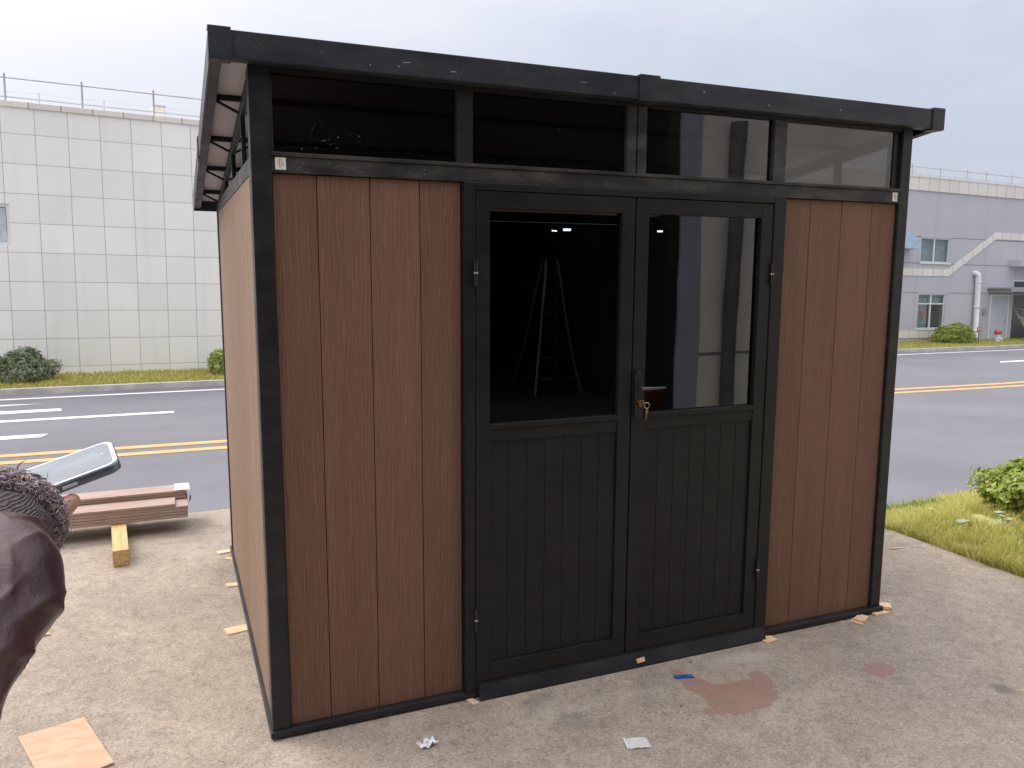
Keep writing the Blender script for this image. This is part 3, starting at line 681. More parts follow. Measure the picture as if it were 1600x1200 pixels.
# transom: rail, mullions, panes
MB().box(.064, W-.058, -.004, .055, ZT, 2.047).box(.064, W-.058, -.010, .055, 2.0475, 2.060).build('transom_rail', 'dusty_metal', shed, .0015)
MB().box(.064, W-.058, .0, .055, 2.312, 2.40).build('top_rail', 'frame_metal', shed)
for x0, x1, m in ((.064, .073, 'frame_metal'), (.702, .762, 'frame_metal'), (1.397, 1.437, 'dusty_metal'), (1.443, 1.484, 'dusty_metal'), (2.108, 2.173, 'dusty_metal'), (2.800, W-.0585, 'frame_metal')):
    MB().box(x0, x1, -.003 if x0 < 2.7 else .012, .05, 2.0605, 2.3115).build('mullion', m, shed, .0015)
for x0, x1 in ((.0735, .7015), (.7625, 1.3965), (1.4845, 2.1075), (2.1735, 2.7995)):
    MB().box(x0, x1, .018, .024, 2.061, 2.311).build('transom_pane', 'transom_glass', shed)
# label stickers on the transom rail
for x0, x1, z0, z1, lb in ((.076, .110, 2.004, 2.043, 'white sticker with a few printed lines'), (2.793, 2.822, 2.003, 2.042, 'cream sticker beside the right post')):
    st = MB().box(x0, x1, -.0052, -.0042, z0, z1).build('sticker', 'white_label', shed); st['label'] = lb
    b = MB()
    for i, (f0, f1) in enumerate(((.35, .7), (.15, .9), (.2, .85), (.3, .6))):
        x = x0+.008+.0055*i; b.box(x, x+.0016, -.0056, -.0053, z0+(z1-z0)*f0, z0+(z1-z0)*f1)
    b.build('printed_lines', 'label_ink', st)
# side transoms: sloping glass under the roof
for sx in (0, 1):
    X0 = .004 if sx == 0 else W-.044; X1 = X0+.04
    MB().box(X0, X1, .06, D-.06, ZT, 2.052).build('side_rail', 'dusty_metal', shed, .002)
    MB().sbox(X0+.002, X1, .06, D-.06, lambda y: zr(y)-.028, lambda y: zr(y)+.012).build('sloping_rail', 'frame_metal', shed, .002)
    ymul = (.415, .935, 1.43)
    for y in ymul: MB().sbox(X0+.004, X1-.004, y-.012, y+.012, lambda y: 2.0525, lambda y: zr(y)-.0285).build('side_mullion', 'frame_metal', shed)
    e = [.0605]+[q for y in ymul for q in (y-.0125, y+.0125)]+[1.93]
    for y0, y1 in zip(e[::2], e[1::2]):
        xg = X0+.012 if sx == 0 else X1-.018
        MB().sbox(xg, xg+.006, y0, y1, lambda y: 2.053, lambda y: zr(y)-.029).build('side_pane', 'side_glass', shed)
MB().box(.06, W-.06, D-.05, D-.002, ZT, zr(D)+.0).build('back_rail', 'frame_metal', shed)
# double door
MB().box(.7215, .7625, -.022, .045, .053, 1.994).box(2.1105, 2.1725, -.022, .045, .053, 1.994).box(.7625, 2.1105, -.022, .045, 1.9675, 1.994).box(.7625, 2.1105, -.020, .045, .053, .084).build('door_frame', 'door_metal', shed, .0025)
def leaf(x0, x1, gx0, gx1, px1, hinge_side):
    d = empty('door'); d.parent = shed; tag(d, 'left glazed door leaf' if hinge_side < 0 else 'right glazed door leaf with lever handle and keys')
    y0, y1 = -.018, .028; z0, z1 = .087, 1.9645
    b = MB().box(x0, gx0, y0, y1, z0, z1).box(gx1, x1, y0, y1, z0, z1).box(gx0, gx1, y0, y1, 1.905, z1).box(gx0, gx1, y0, y1, z0, .156)
    b.box(gx0, gx1, y0+.004, y1, 1.040, 1.088).box(gx0, gx1, y0-.003, y1, 1.0885, 1.108)
    b.build('leaf_frame', 'door_metal', d, .002)
    g = MB().box(gx0+.0005, gx1-.0005, .004, .010, 1.1085, 1.9045).build('door_glass', 'tinted_glass', d)
    n = 7; b = MB(); w_ = (gx1-gx0)/n
    for i in range(n): b.box(gx0+w_*i+.0007, gx0+w_*(i+1)-.0007, -.006, .012, .1565, 1.0395)
    b.box(gx0, gx1, .0125, .018, .157, 1.039)
    b.build('lower_panel', 'door_metal', d, .0012)
    hx = x0-.0015 if hinge_side < 0 else x1+.0015
    for z in (1.625, .30 if hinge_side < 0 else .31):
        h = MB().tube([(hx, -.026, z), (hx, -.026, z+.092)], .0075, 10).build('hinge', 'black_plastic', d, smooth=False)
        MB().tube([(hx, -.026, z+.044), (hx, -.026, z+.050)], .0085, 10).build('hinge_ring', 'steel', h)
    return d
dl = leaf(.7655, 1.4315, .8220, 1.3740, 0, -1); drr = leaf(1.4375, 2.1075, 1.4960, 2.0480, 0, 1)
# lever handle with long plate, lock cylinder
n = 12; pl = [(.018*math.cos(PI*i/n), 1.268+.018*math.sin(PI*i/n)) for i in range(n+1)]+[(.018*math.cos(PI+PI*i/n), 1.108+.018*math.sin(PI+PI*i/n)) for i in range(n+1)]
hp = MB().prism([(x+1.460, z) for x, z in pl], 'y', -.032, -.0183).build('lock_plate', 'black_plastic', drr, .002)
MB().tube([(1.463, -.032, 1.216), (1.463, -.062, 1.216), (1.470, -.070, 1.2165), (1.500, -.072, 1.217), (1.562, -.070, 1.217)], [.008, .008, .0075, .0058, .005], 12).build('lever', 'lever_metal', hp, smooth=True)
MB().tube([(1.460, -.0325, 1.160), (1.460, -.046, 1.160)], .0095, 16).tube([(1.460, -.0325, 1.1455), (1.460, -.046, 1.1455)], .0055, 10).build('lock_cylinder', 'brass', hp)
# ramp-shaped threshold
MB().prism([(-.0225, .078), (-.0225, .0205), (-.047, .0205), (-.047, .027)], 'x', .774, 2.160).build('threshold', 'frame_metal', shed, .002)
# roof: fascia with caps, joint cover, side and back edges, deck and ribs
OV = .115
MB().box(-OV+.008, W+OV-.008, -.060, -.048, 2.325, 2.410).box(-OV+.008, W+OV-.008, -.048, -.006, 2.325, 2.331).build('front_fascia', 'fascia_metal', shed, .003)
FF = [o for o in shed.children if o.name == 'front_fascia'][0]
for x, z, l, h, a in ((.49, 2.365, .030, .0022, .10), (.475, 2.351, .008, .003, 0), (.66, 2.352, .022, .003, .03), (1.16, 2.364, .026, .002, 0), (1.70, 2.375, .006, .006, 0), (2.02, 2.35, .004, .004, 0), (2.4, 2.36, .005, .005, 0), (.38, 2.345, .006, .003, .3), (1.30, 2.335, .004, .005, 0)):
    MB().prism([(x, z), (x+l, z+l*a), (x+l*.9, z+l*a+h), (x+l*.1, z+h*.9)], 'y', -.0606, -.0598).build('scuff_mark', 'galvanized', FF)
def cap(x0, x1, nm='fascia_cap'):
    return MB().box(x0, x1, -.068, -.0605, 2.320, 2.416).box(x0, x1, -.0605, -.01, 2.4105, 2.416).box(x0, x1, -.0605, -.01, 2.319, 2.3245).build(nm, 'fascia_metal', shed, .002)
cap(-OV-.002, -.049); cap(W+.048, W+OV+.004); cap(1.408, 1.498, 'joint_cover')
YB = 2.21
for s, x0, x1 in ((0, -OV, -OV+.010), (1, W+OV-.010, W+OV)):
    MB().sbox(x0, x1, -.0475, YB, lambda y: zr(y), lambda y: zr(y)+.085).build('side_fascia', 'fascia_metal', shed, .002)
    fx0, fx1 = (x1, x1+.028) if s == 0 else (x0-.028, x0)
    MB().sbox(fx0, fx1, -.046, YB, lambda y: zr(y)+.001, lambda y: zr(y)+.007).build('fascia_lip', 'frame_metal', shed)
    xj = -OV-.004 if s == 0 else W+OV-.006
    MB().sbox(xj, xj+.010, 1.10, 1.17, lambda y: zr(y)-.004, lambda y: zr(y)+.089).build('joint_cover', 'fascia_metal', shed)
MB().hexa([(-OV,YB,zr(YB)-.01), (W+OV,YB,zr(YB)-.01), (W+OV,YB+.012,zr(YB)-.01), (-OV,YB+.012,zr(YB)-.01), (-OV,YB,zr(YB)+.085), (W+OV,YB,zr(YB)+.085), (W+OV,YB+.012,zr(YB)+.085), (-OV,YB+.012,zr(YB)+.085)]).build('back_fascia', 'fascia_metal', shed)
MB().sbox(-OV+.0105, W+OV-.0105, -.0478, YB-.001, lambda y: zr(y)+.046, lambda y: zr(y)+.074).build('roof_deck', 'grey_soffit', shed)
for y in (.415, .935, 1.43, 1.93):
    MB().sbox(-OV+.011, W+OV-.011, y-.006, y+.006, lambda y: zr(y)+.026, lambda y: zr(y)+.0455).build('rafter', 'frame_metal', shed)
    for s in (0, 1):
        xo = -OV+.030 if s == 0 else W+OV-.030; xi = .004 if s == 0 else W-.004
        p = [(xo, zr(y)+.024), (xi, zr(y)-.020), (xi, zr(y)-.009), (xo, zr(y)+.034)]
        MB().prism([(a, c) for a, c in p], 'y', y-.0055, y+.0055).build('bracket', 'frame_metal', shed)

# keys in the lock
kr = empty('key_ring', MS @ Matrix.Translation((1.460, -.046, 1.160)), 'brass keys on a ring hanging from the door lock', 'keys')
MB().box(-.0012, .0012, -.022, .006, -.004, .004).tube([(0,-.022,.009), (0,-.030,0), (0,-.022,-.009), (0,-.016,0)], .002, 6).box(-.001, .001, -.032, -.018, -.008, .008).build('inserted_key', 'brass', kr)
b = MB(); b.tube([(.012+.012*math.cos(2*PI*i/20), -.030, -.010+.012*math.sin(2*PI*i/20)) for i in range(21)], .0013, 6, False); b.build('ring', 'steel', kr)
MB().prism([(.012,-.024), (.019,-.030), (.018,-.040), (.013,-.044), (.011,-.066), (.007,-.067), (.008,-.044), (.005,-.038), (.006,-.028)], 'y', -.0315, -.0290).build('hanging_key', 'brass', kr, .0004)

# ------------------------------------------------------------------ wood shims, scraps and litter on the slab
def shim(x, y, rz, l, wd, h, label, mat='shim_wood', name='wood_shim', cat='wood shim', group=None):
    b = MB(); b.hexa([(-l/2,-wd/2,0), (l/2,-wd/2,0), (l/2,wd/2,0), (-l/2,wd/2,0), (-l/2,-wd/2*.9,h), (l/2,-wd/2,h*.45), (l/2,wd/2*.92,h*.45), (-l/2,wd/2,h)])
    o = b.build(name, mat, None, .0012); o.matrix_world = on_slab(x, y, GZ+.0005, rz); return tag(o, label, cat, group)
shim(-.045, 1.02, .25, .11, .075, .007, 'largest pale wood shim under the left side wall, nearest the front corner')
shim(-.030, 1.60, .1, .06, .05, .007, 'small wood chip shim half way along the left side wall')
shim(-.035, 2.16, .4, .09, .05, .007, 'wood shim at the back end of the left side wall, paler one')
shim(-.012, 2.02, -.3, .06, .03, .007, 'tiny wood shim just in front of the pale one at the back left')
shim(.757, -.005, .3, .03, .045, .007, 'little wood wedge at the left end of the door threshold')
shim(2.205, -.005, .15, .075, .06, .007, 'wood shim at the right end of the door threshold')
shim(2.752, -.015, .5, .085, .06, .007, 'lower of two stacked wood shims under the right front rail')
o = shim(2.757, -.004, .35, .085, .05, .010, 'upper of two stacked wood shims under the right front rail'); o.matrix_world = on_slab(2.770, -.012, GZ+.0075, .55)
shim(2.93, .015, .1, .12, .045, .010, 'long flat wood shim under the right corner post')
o = shim(3.0, .02, 1.0, .08, .06, .016, 'upright chip of wood poking out at the right corner post'); o.matrix_world = on_slab(2.985, .045, GZ+.0105, .9)
shim(1.36, -.100, .3, .018, .012, .006, 'tiny reddish wood crumb before the middle of the threshold', 'raw_wood', 'wood_crumb', 'wood crumb')
shim(1.395, -.098, .1, .028, .010, .005, 'second wood crumb, thin one, before the middle of the threshold', 'raw_wood', 'wood_crumb', 'wood crumb')
o = shim(1.60, -.05, .1, .04, .018, .012, 'wood chip resting on the sloping threshold below the door gap', 'shim_wood', 'wood_chip', 'wood chip'); o.matrix_world = MS @ Matrix.Translation((1.50, -.0375, .0480)) @ Matrix.Rotation(math.radians(64), 4, 'X') @ Matrix.Rotation(.1, 4, 'Z')
shim(-.865, 1.29, .2, .028, .02, .014, 'orange crumb of wood alone on the concrete at the left', 'raw_wood', 'wood_crumb', 'wood crumb')
shim(3.78, .68, -.1, .09, .012, .008, 'thin stick lying on the concrete right of the shed', 'raw_wood', 'wood_stick', 'stick')
o = MB().prism([(-.836,.377), (-.629,.430), (-.510,.081), (-.70,.00)], 'z', 0, .009).build('plywood_offcut', 'plywood', None, .001)
o.matrix_world = on_slab(0, 0, GZ+.0005); tag(o, 'pale square offcut of board on the concrete at the lower left', 'offcut')
bc = empty('blue_clip', on_slab(1.640, -.155, GZ+.0005, -.28), 'small bright blue plastic strip on the concrete before the doors', 'clip')
MB().box(-.04, -.012, -.011, .011, 0, .006).box(.012, .04, -.011, .011, 0, .006).box(-.012, .012, -.011, -.005, 0, .006).box(-.012, .012, .005, .011, 0, .006).build('strip', 'blue_plastic', bc, .001)
bg_ = empty('zip_bag', on_slab(1.205, -.495, GZ+.001, -.26), 'empty clear zip bag lying flat on the concrete', 'plastic bag')
b = MB(); n = 10
for i in range(n+1):
    for j in range(n+1):
        x, y = -.045+.09*i/n, -.032+.064*j/n; b.v.append((x, y, .003+.003*noise.noise(Vector((x*60, y*60, 0)))+.003*math.sin(PI*i/n)))
for i in range(n):
    for j in range(n): k = i*(n+1)+j; b.f.append((k, k+n+1, k+n+2, k+1))
o = b.build('film', 'clear_bag', bg_, smooth=True); m = o.modifiers.new('s', 'SOLIDIFY'); m.thickness = .0012
MB().box(-.043, -.038, -.031, .031, .004, .0075).build('zip_strip', 'plastic_film', bg_)
b = MB(); bmv = []
for i in range(11):
    for j in range(8):
        x, y = -.032+.0064*i, -.016+.0045*j
        b.v.append((x+.012*noise.noise(Vector((x*90, y*90, 1))), y+.012*noise.noise(Vector((x*90, y*90, 2))), .008+.028*noise.noise(Vector((x*55, y*55, 3)))))
for i in range(10):
    for j in range(7): k = i*8+j; b.f.append((k, k+8, k+9, k+1))
o = b.build('crumpled_film', 'plastic_film'); m = o.modifiers.new('s', 'SOLIDIFY'); m.thickness = .0008
zmin = min(v[2] for v in b.v); o.matrix_world = on_slab(.505, -.225, GZ-zmin+.001, .3); tag(o, 'crumpled scrap of white film on the concrete below the left planks', 'litter')
for (x, y, r, lb) in ((1.745, -.055, .4, 'dark splinter on the concrete beyond the blue strip'), (1.50, -.34, 1.0, 'dark chip on the concrete left of the pinkish stain')):
    o = shim(x, y, r, .016, .007, .004, lb, 'bark', 'splinter', 'splinter')

# ------------------------------------------------------------------ stacked boards on timber bearers
for x, lb in ((-.594, 'square timber bearer whose end shows under the board stack'), (-2.75, 'second timber bearer under the far left end of the board stack')):
    o = MB().box(-.042, .042, 0, .92, 0, .094).build('timber_bearer', 'timber', None, .003); o.matrix_world = on_slab(x, 2.13, GZ+.0005, .07); tag(o, lb, 'timber')
ordn = ['bottom', 'second', 'third', 'fourth', 'fifth', 'sixth', 'top']
def board(y0, z, x1, lb, nm='composite_board'):
    b = MB().box(-3.3, 0, 0, .165, 0, .0185)
    o = b.build(nm, 'board_planks', None, .0042); o.matrix_world = on_slab_raw(x1, y0, GZ+z, 0); return tag(o, lb, 'board', 'brown composite boards stacked on timber')
z = .0965
for i in range(5):
    board(2.585+.002*math.sin(i*3), z, -.226-(.075 if i == 4 else 0)+.003*math.sin(i*5), ('top' if i == 4 else ordn[i])+' board in the front row of the board stack'+(', set back at its right end' if i == 4 else ''))
    z += .0192
z = .0965
for i in range(7):
    board(2.762+.002*math.sin(i*4), z, -.226+.004*math.sin(i*2.3) - (.006 if i > 3 else 0), ordn[i]+' board in the back row of the board stack')
    z += .0192
b = MB(); prof = []
for i in range(8):
    for j in range(15):
        t_ = j/14; y = 2.758+.174*t_; x = -.30+.085*i/7
        b.v.append((x, y, z+.002+.003*noise.noise(Vector((x*40, y*40, 0)))))
for i in range(7):
    for j in range(14): k = i*15+j; b.f.append((k, k+15, k+16, k+1))
k0 = len(b.v)
for i in range(7):
    for j in range(15):
        t_ = j/14; y = 2.758+.174*t_; zz = z-.015*i
        b.v.append((-.212+.006*noise.noise(Vector((zz*50, y*50, 5)))+.012*math.sin(i/6*3), y, zz+.002))
for i in range(6):
    for j in range(14): k = k0+i*15+j; b.f.append((k, k+15, k+16, k+1))
for j in range(14): b.f.append((7*15+j, k0+j, k0+j+1, 7*15+j+1))
o = b.build('plastic_wrap', 'plastic_film', smooth=True); o.matrix_world = MS @ Matrix.Translation((0, 0, GZ+.0012)); tag(o, 'white plastic film wrapped over the right end of the upper boards', 'plastic wrap')
m = o.modifiers.new('s', 'SOLIDIFY'); m.thickness = .0015

# ------------------------------------------------------------------ warehouse behind the photographer (seen in the glass)
wh = empty('warehouse', MS, 'pale warehouse with a wide open doorway, mirrored in the shed glass', 'building')
YW = -4.2; HZ = 5.6; X0, X1, ZO = -3.5, 4.53, 4.4
MB().box(4.79, 16, YW-.25, YW, -.6, HZ).box(-14, X0, YW-.25, YW, -.6, HZ).box(X0, 4.79, YW-.25, YW, ZO, HZ).build('wall', 'warehouse_wall', wh)
MB().box(X1, 4.7895, YW-.02, YW+.012, -.3, ZO-.001).build('door_jamb', 'jamb_blue', wh)
MB().box(4.79, 16, YW+.0005, YW+.006, .815, .845).build('wall_joint', 'joint_dark', wh)
b = MB(); b.tube([(5.155, YW+.09, -.3), (5.14, YW+.09, 1.0), (5.15, YW+.09, 3.18)], .075, 14); b.build('drainpipe', 'pipe_dark', wh, smooth=False)
MB().box(5.63, 5.66, YW+.001, YW+.02, -.3, 2.6).build('cover_strip', 'joint_dark', wh)
MB().box(X1+.002, 4.789, YW-.25, YW-.021, -.6, HZ-.2).box(-14, 16, -16.2, -16, -.6, HZ).box(-14, -13.8, -16, YW-.25, -.6, HZ).box(15.8, 16, -16, YW-.25, -.6, HZ).box(-13.8, 15.8, -16, YW-.26, HZ-.15, HZ).box(4.9, 5.0, -16, YW-.26, -.3, HZ-.16).build('inside_shell', 'warehouse_inside', wh)
MB().box(-13.79, 15.79, -15.9, YW-.27, GZ+.004, GZ+.02).build('inside_floor', 'warehouse_inside', wh)
for x, y, z, rz in ((5.0, -7.55, 2.42, 0), (4.78, -7.6, 2.40, .0), (5.9, -7.7, 2.30, 0)): pass
b = MB().box(-.10, .10, -.05, .05, 0, .03)
for x, y, z, s, lb in ((4.66, -7.0, 2.22, .65, 'small lit work lamp inside the warehouse, long one'), (4.50, -7.02, 2.20, .4, 'short lit lamp inside the warehouse beside the long one'), (4.78, -4.75, 2.095, .4, 'lit lamp high inside the warehouse near its door jamb')):
    if lb.startswith('lit'): x, y, z = 4.62, -4.72, 2.11
    e = empty('work_lamp', MS @ Matrix.Translation((x, y, z)) @ Matrix.Scale(s, 4), lb, 'lamp')
    MB().box(-.07, .07, -.03, .03, -.022, .022).build('tube', 'lamp_glow', e); MB().box(-.08, .08, -.05, -.0305, -.035, .035).tube([(0,-.04,.034), (0,-.04,(HZ-.3-z)/s)], .0015, 6).build('housing', 'aluminium', e)
ld = empty('step_ladder', MS @ Matrix.Translation((4.42, -7.0, GZ+.0205)), 'aluminium step ladder standing in the warehouse, mirrored in the left door', 'ladder')
for s in (-1, 1):
    MB().tube([(s*.34, .28, 0), (s*.07, .03, 1.80)], .028, 6).build('rail', 'aluminium', ld); MB().tube([(s*.36, -.45, 0), (s*.09, -.03, 1.78)], .020, 6).build('rail', 'aluminium', ld)
for i in range(5):
    k = (i+.7)/6; MB().box(-.34*(1-k)-.07*k, .34*(1-k)+.07*k, .28*(1-k)+.03*k-.03, .28*(1-k)+.03*k+.03, 1.8*k-.012, 1.8*k+.012).build('step', 'aluminium', ld)
MB().box(-.12, .12, -.08, .09, 1.79, 1.83).build('top_cap', 'aluminium', ld)
o = MB().box(5.3-.9, 5.3-.25, -5.3, -4.9, GZ+.0205, .34).build('storage_crate', 'crate_red', None, .02); o.matrix_world = MS; tag(o, 'dull red crate on the warehouse floor by its door jamb', 'crate')

# ------------------------------------------------------------------ the person at the left edge, holding a phone
Z0 = slabz(-.84, -2.34)
fh = Vector((CF.x, CF.y, 0)).normalized(); rh = Vector((fh.y, -fh.x, 0))
P0 = Vector((-.835, -2.345, Z0))
def bp(r, f, z): return P0 + rh*r + fh*f + Vector((0, 0, z))
N_ = Vector((-0.3389, -1.8694, 1.4253)); F_ = Vector((-0.3748, -1.7834, 1.4329)); L_ = Vector((-0.4591, -1.8824, 1.3868))
ex = (N_-L_).normalized(); ey = (F_-N_); ey = (ey-ex*ey.dot(ex)).normalized(); ez = ex.cross(ey)
PM = Matrix((ex, ey, ez)).transposed().to_4x4(); PM.translation = N_ - ex*.155      # phone frame, origin at its near left corner
def ph(x, y, z): return PM @ Vector((x, y, z))
verts, rad, edges = [], [], []
def V(p, r, par=None):
    verts.append(tuple(p)); rad.append(r); i = len(verts)-1
    if par is not None: edges.append((par, i))
    return i
pel = V(bp(0, 0, .92), (.135, .10)); wst = V(bp(0, .01, 1.05), (.115, .085), pel); chs = V(bp(0, .0, 1.24), (.14, .10), wst); nb = V(bp(0, -.01, 1.40), (.06, .055), chs)
nk = V(bp(0, .01, 1.46), (.052, .052), nb); hd0 = V(bp(0, .035, 1.53), (.068, .078), nk); hd1 = V(bp(0, .03, 1.60), (.078, .092), hd0); hd2 = V(bp(0, .02, 1.66), (.055, .06), hd1)
nose = V(bp(0, .125, 1.565), (.011, .014), hd0)
for s in (-1, 1):
    V(bp(s*.082, .02, 1.57), (.012, .02), hd1)
    hp_ = V(bp(s*.09, 0, .86), (.088, .088), pel); kn = V(bp(s*.10, .015, .47), (.055, .055), hp_); an = V(bp(s*.11, -.01, .10), (.036, .036), kn); ft = V(bp(s*.12, .10, .045), (.036, .03), an); V(bp(s*.125, .17, .035), (.028, .022), ft)
shr = V(bp(.165, 0, 1.355), (.05, .05), chs)
WR = Vector((-.4362, -1.943, 1.384)); EL = Vector((-.50, -2.26, 1.235))
elb = V(EL, (.040, .040), shr); fm = V(EL.lerp(WR, .45), (.037, .037), elb); wri = V(WR, (.025, .022), fm)
palm = V(ph(.040, .028, -.030), (.030, .018), wri)
pal2 = V(ph(.060, .045, -.024), (.032, .013), palm)
for i, (x0, x1) in enumerate(((.074, .070), (.056, .052), (.038, .033), (.021, .014))):       # fingers wrap the far edge
    l = [.92, 1.0, .94, .78][i]
    a = V(ph(x0-.010, .058, -.020), (.0092, .0085), pal2); c = V(ph(x0-.006, .068, -.0265), (.0085, .0082), a); d = V(ph(x1-.006, .074*l, -.0215), (.0078, .0075), c); V(ph(x1-.004, .078*l, -.0165), (.0066, .006), d)
th0 = V(ph(.058, .012, -.032), (.015, .013), palm); th1 = V(ph(.078, -.004, -.031), (.0130, .0125), th0); th2 = V(ph(.093, -.002, -.025), (.0112, .0105), th1); V(ph(.106, .004, -.020), (.0085, .0075), th2)
shl = V(bp(-.165, 0, 1.355), (.05, .05), chs); el2 = V(bp(-.235, -.01, 1.09), (.04, .04), shl); wr2 = V(bp(-.25, .06, .86), (.025, .022), el2); pm2 = V(bp(-.25, .08, .79), (.018, .032), wr2)
for i in range(4):
    f = -.028+.019*i; l = [.85, 1, .95, .8][i]; a = V(bp(-.25, .075+f, .75), (.0085, .0085), pm2); c = V(bp(-.243, .08+f, .75-.035*l), (.008, .008), a); V(bp(-.228, .082+f, .75-.062*l), (.007, .007), c)
a = V(bp(-.238, .125, .785), (.011, .011), pm2); V(bp(-.225, .135, .745), (.009, .009), a)
pe = empty('person', Matrix.Translation(P0), 'person in a maroon jacket with furry cuffs holding out a phone', 'person')
me = bpy.data.meshes.new('body'); me.from_pydata([tuple(Vector(v)-P0) for v in verts], edges, []); me.update(); me.materials.append(MATS['skin'])
body = bpy.data.objects.new('body', me); C.objects.link(body); body.parent = pe
sk = body.modifiers.new('skin', 'SKIN'); sk.use_smooth_shade = True; sk.branch_smoothing = .3
for i, r in enumerate(rad): me.skin_vertices[0].data[i].radius = r
me.skin_vertices[0].data[0].use_root = True
sb = body.modifiers.new('sub', 'SUBSURF'); sb.levels = 2; sb.render_levels = 2
def loc_(v): return Vector(v)-P0
def cloth_tube(b, path, rads, n=64, seg=10, folds=.006, fs=14, seed=0, squash=1.0, creases=()):
    """a sleeve-like tube, resampled, softly puckered and creased along given lines (angle, position) on its surface"""
    path = [Vector(p) for p in path]; k0 = len(b.v); pts = []
    def cr(t, a, b_, c, d): return .5*((2*b_)+(c-a)*t+(2*a-5*b_+4*c-d)*t*t+(3*b_-a-3*c+d)*t**3)
    for i in range(len(path)-1):
        P4 = [path[max(i-1, 0)], path[i], path[i+1], path[min(i+2, len(path)-1)]]; R4 = [rads[max(i-1, 0)], rads[i], rads[i+1], rads[min(i+2, len(path)-1)]]
        for k in range(seg+(1 if i == len(path)-2 else 0)):
            pts.append((cr(k/seg, *P4), cr(k/seg, *R4), i+k/seg))
    t0 = (path[1]-path[0]).normalized(); a = t0.orthogonal().normalized()
    for i, (p, r, u_) in enumerate(pts):
        t = (pts[min(i+2, len(pts)-1)][0]-pts[max(i-2, 0)][0]).normalized(); a = (a-t*a.dot(t)).normalized(); c = t.cross(a)
        for j in range(n):
            q = 2*PI*j/n; d = a*math.cos(q)+c*math.sin(q)*squash; w_ = p+d*r
            h = noise.noise(w_*fs+Vector((seed, 0, 0)))*folds+noise.noise(w_*fs*2.3+Vector((seed, 4, 0)))*folds*.35
            for (q0, u0, q1, u1, am, wd) in creases:
                dq, du = q1-q0, u1-u0; k = max(0, min(1, (((q-q0+PI) % (2*PI)-PI)*dq+(u_-u0)*du)/(dq*dq+du*du)))
                eq = ((q-q0+PI) % (2*PI)-PI)-dq*k; eu = (u_-u0)-du*k
                dist = math.hypot(eq, eu*.8)
                if dist < wd*3: h += am*math.exp(-dist/wd)*(.25+.75*math.sin(PI*max(.05, min(.95, k))))
            b.v.append(tuple(loc_(w_+d*h)))
    m = len(pts)
    for i in range(m-1):
        for j in range(n): b.f.append((k0+i*n+j, k0+i*n+(j+1) % n, k0+(i+1)*n+(j+1) % n, k0+(i+1)*n+j))
    b.f.append(tuple(k0+j for j in range(n))[::-1]); b.f.append(tuple(k0+(m-1)*n+j for j in range(n)))
rc = random.Random(21); CRS = []
for _ in range(95):
    u0 = rc.uniform(.3, 7.5); q0 = rc.uniform(0, 2*PI); L_c = rc.uniform(.5, 1.5); an_ = rc.uniform(-.9, .9)+(PI/2 if rc.random() < .35 else 0)
    CRS.append((q0, u0, q0+L_c*math.cos(an_), u0+L_c*1.3*math.sin(an_), rc.choice((.0032, .0045, -.0032, .0025)), rc.uniform(.05, .13)))
S = [Vector((-.4310,-2.010,1.3785)), Vector((-.4299,-2.0227,1.3767)), Vector((-.428,-2.0456,1.3746)), Vector((-.4261,-2.0744,1.3691)), Vector((-.4291,-2.1348,1.3540)), Vector((-.4422,-2.19,1.328)), Vector((-.480,-2.255,1.270))]
b = MB()
cloth_tube(b, S+[Vector((-.565, -2.315, 1.235)), bp(.20, .0, 1.27), bp(.15, 0, 1.36)], [.034, .044, .050, .053, .044, .040, .048, .060, .078, .07], folds=.004, fs=14, squash=1.0, n=150, seg=16, creases=CRS)
cloth_tube(b, [bp(0,0,.80), bp(0,.005,.90), bp(0,.01,1.05), bp(0,.0,1.22), bp(0,-.005,1.335), bp(0,-.005,1.385), bp(0,-.005,1.43), bp(0,.0,1.475)], [.19, .185, .175, .190, .195, .145, .082, .066], folds=.012, fs=9, seed=5, squash=.8)
cloth_tube(b, [bp(-.14,0,1.36), bp(-.20,0,1.27), bp(-.24,-.01,1.09), bp(-.25,.04,.92)], [.07, .075, .066, .05], folds=.008, fs=17, seed=3)
b.build('jacket', 'jacket_nylon', pe, smooth=True)
b = MB(); kc = [Vector((-.4299,-2.0227,1.3767)), Vector((-.4316,-2.005,1.379)), Vector((-.4341,-1.9709,1.3831)), Vector((-.4362,-1.9445,1.3841))]
cloth_tube(b, kc, [.040, .041, .042, .036], folds=.002, fs=40, seed=1); b.build('knit_cuff', 'knit', pe, smooth=True)
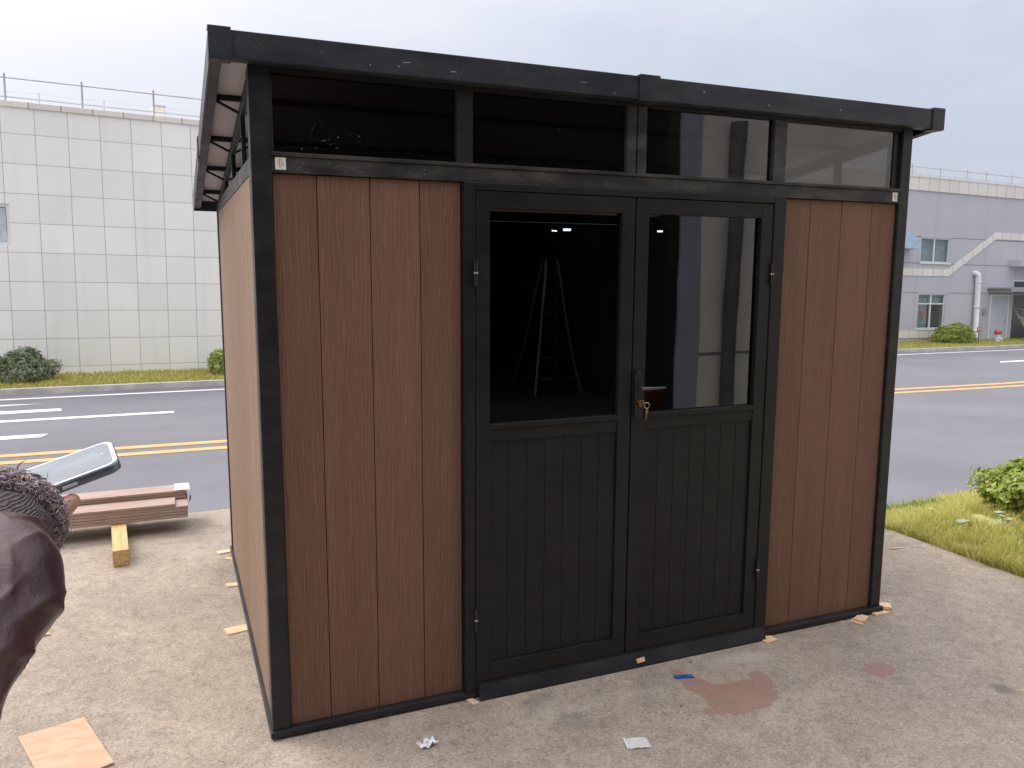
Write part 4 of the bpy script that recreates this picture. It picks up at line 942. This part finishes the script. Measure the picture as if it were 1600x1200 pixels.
# fur trim: thousands of short curled strands round a ring
ax = (kc[3]-kc[0]).normalized(); a1 = ax.orthogonal().normalized(); a2 = ax.cross(a1); fc = Vector((-.4390,-1.9435,1.3855))
b = MB()
b.tube([loc_(fc+(a1*math.cos(2*PI*i/28)+a2*math.sin(2*PI*i/28))*.0375) for i in range(29)], .012, 10, False)
for i in range(9000):
    q = random.uniform(0, 2*PI); f = random.uniform(-PI*.6, PI*1.2); rd = a1*math.cos(q)+a2*math.sin(q)
    nrm = (rd*math.cos(f)+ax*math.sin(f)).normalized(); p = fc+rd*.0375+nrm*.011
    side = nrm.cross(Vector((random.gauss(0,1), random.gauss(0,1), random.gauss(0,1)))).normalized(); ln = random.uniform(.006, .014); crl = random.uniform(.002, .0045); ph0 = random.uniform(0, 6)
    s2 = nrm.cross(side); pts = []
    if random.random() < .02: ln *= 2.0
    for k in range(6):
        t_ = k/5; pts.append(loc_(p+nrm*ln*t_*(1-.35*t_)+side*crl*(math.cos(ph0+t_*5)-math.cos(ph0))+s2*crl*(math.sin(ph0+t_*5)-math.sin(ph0))))
    b.tube(pts, [.0009, .0009, .0008, .0007, .0005, .0002], 3, False)
b.build('fur_cuff', 'fur', pe)
b = MB(); 
for s in (-1, 1): cloth_tube(b, [bp(s*.08,0,.86), bp(s*.09,0,.78), bp(s*.10,.015,.47), bp(s*.11,-.01,.065)], [.11, .098, .075, .062], folds=.007, fs=12, seed=s)
b.build('trousers', 'trouser_cloth', pe, smooth=True)
for s in (-1, 1):
    b = MB(); fr = Matrix((rh, fh, Vector((0,0,1)))).transposed()
    pr = [(-.075,-.035), (-.03,-.045), (.06,-.045), (.16,-.045), (.20,-.035), (.215,0), (.20,.035), (.16,.045), (.06,.04), (-.03,.04), (-.075,.03)]
    k0 = []
    for z, k in ((0, 1.0), (.025, 1.0), (.06, .86), (.095, .5)):
        k0.append(len(b.v))
        for (y, x) in pr: 
            yy = y*k-(.05*(1-k)*1.2 if k < 1 else 0); b.v.append(tuple(fr @ Vector((s*.115+x*k, yy, z))))
    n = len(pr)
    for i in range(3):
        for j in range(n): b.f.append((k0[i]+j, k0[i]+(j+1) % n, k0[i+1]+(j+1) % n, k0[i+1]+j))
    b.f.append(tuple(range(n))[::-1]); b.f.append(tuple(k0[3]+j for j in range(n)))
    o = b.build('shoe', 'black_plastic', pe, .006, True)
b = MB(); fr = Matrix((rh, fh, Vector((0,0,1)))).transposed(); k0 = len(b.v); R1, R2 = 18, 24
for i in range(R1+1):
    th = PI*i/R1
    for j in range(R2):
        q = 2*PI*j/R2; d = Vector((math.sin(th)*math.cos(q), math.sin(th)*math.sin(q), math.cos(th)))
        low = 0
        if d.y > .15: zlim = .58
        else: zlim = -.75
        z = max(d.z, zlim); rr = .100*(1+.04*noise.noise(d*9))
        b.v.append(tuple(fr @ Vector((d.x*rr*.95, .018+min(d.y, .55 if d.z < .3 else 1)*rr*1.08, 1.595+z*rr*1.12))))
for i in range(R1):
    for j in range(R2): b.f.append((k0+i*R2+j, k0+(i+1)*R2+j, k0+(i+1)*R2+(j+1) % R2, k0+i*R2+(j+1) % R2))
b.build('hair', 'hair_dark', pe, smooth=True)
# phone
def rrect(w_, h_, r, n=8, x0=0, y0=0):
    p = []
    for cx, cy, a0 in ((w_-r, r, -PI/2), (w_-r, h_-r, 0), (r, h_-r, PI/2), (r, r, PI)):
        for i in range(n+1): a = a0+PI/2*i/n; p.append((x0+cx+r*math.cos(a), y0+cy+r*math.sin(a)))
    return p
po = empty('phone', PM, 'grey smartphone with lit screen held out in the hand', 'phone')
MB().prism(rrect(.155, .078, .014), 'z', -.0105, 0).build('case', 'phone_body', po, .0018, True)
MB().prism(rrect(.153, .076, .0135, 8, .001, .001), 'z', .0, .0009).build('rim', 'phone_rim', po, .0004)
MB().prism(rrect(.1445, .0675, .0100, 8, .00525, .00525), 'z', .0009, .0014).build('screen', 'phone_screen', po)
MB().lathe([(.0013, 0), (.0013, .0003)], 12, (.141, .040, .0014)).build('camera_dot', 'phone_rim', po)
b = MB().box(.095, .110, -.0012, -.0002, -.007, -.004).box(.075, .083, -.0012, -.0002, -.007, -.004)
b.build('side_button', 'phone_rim', po)
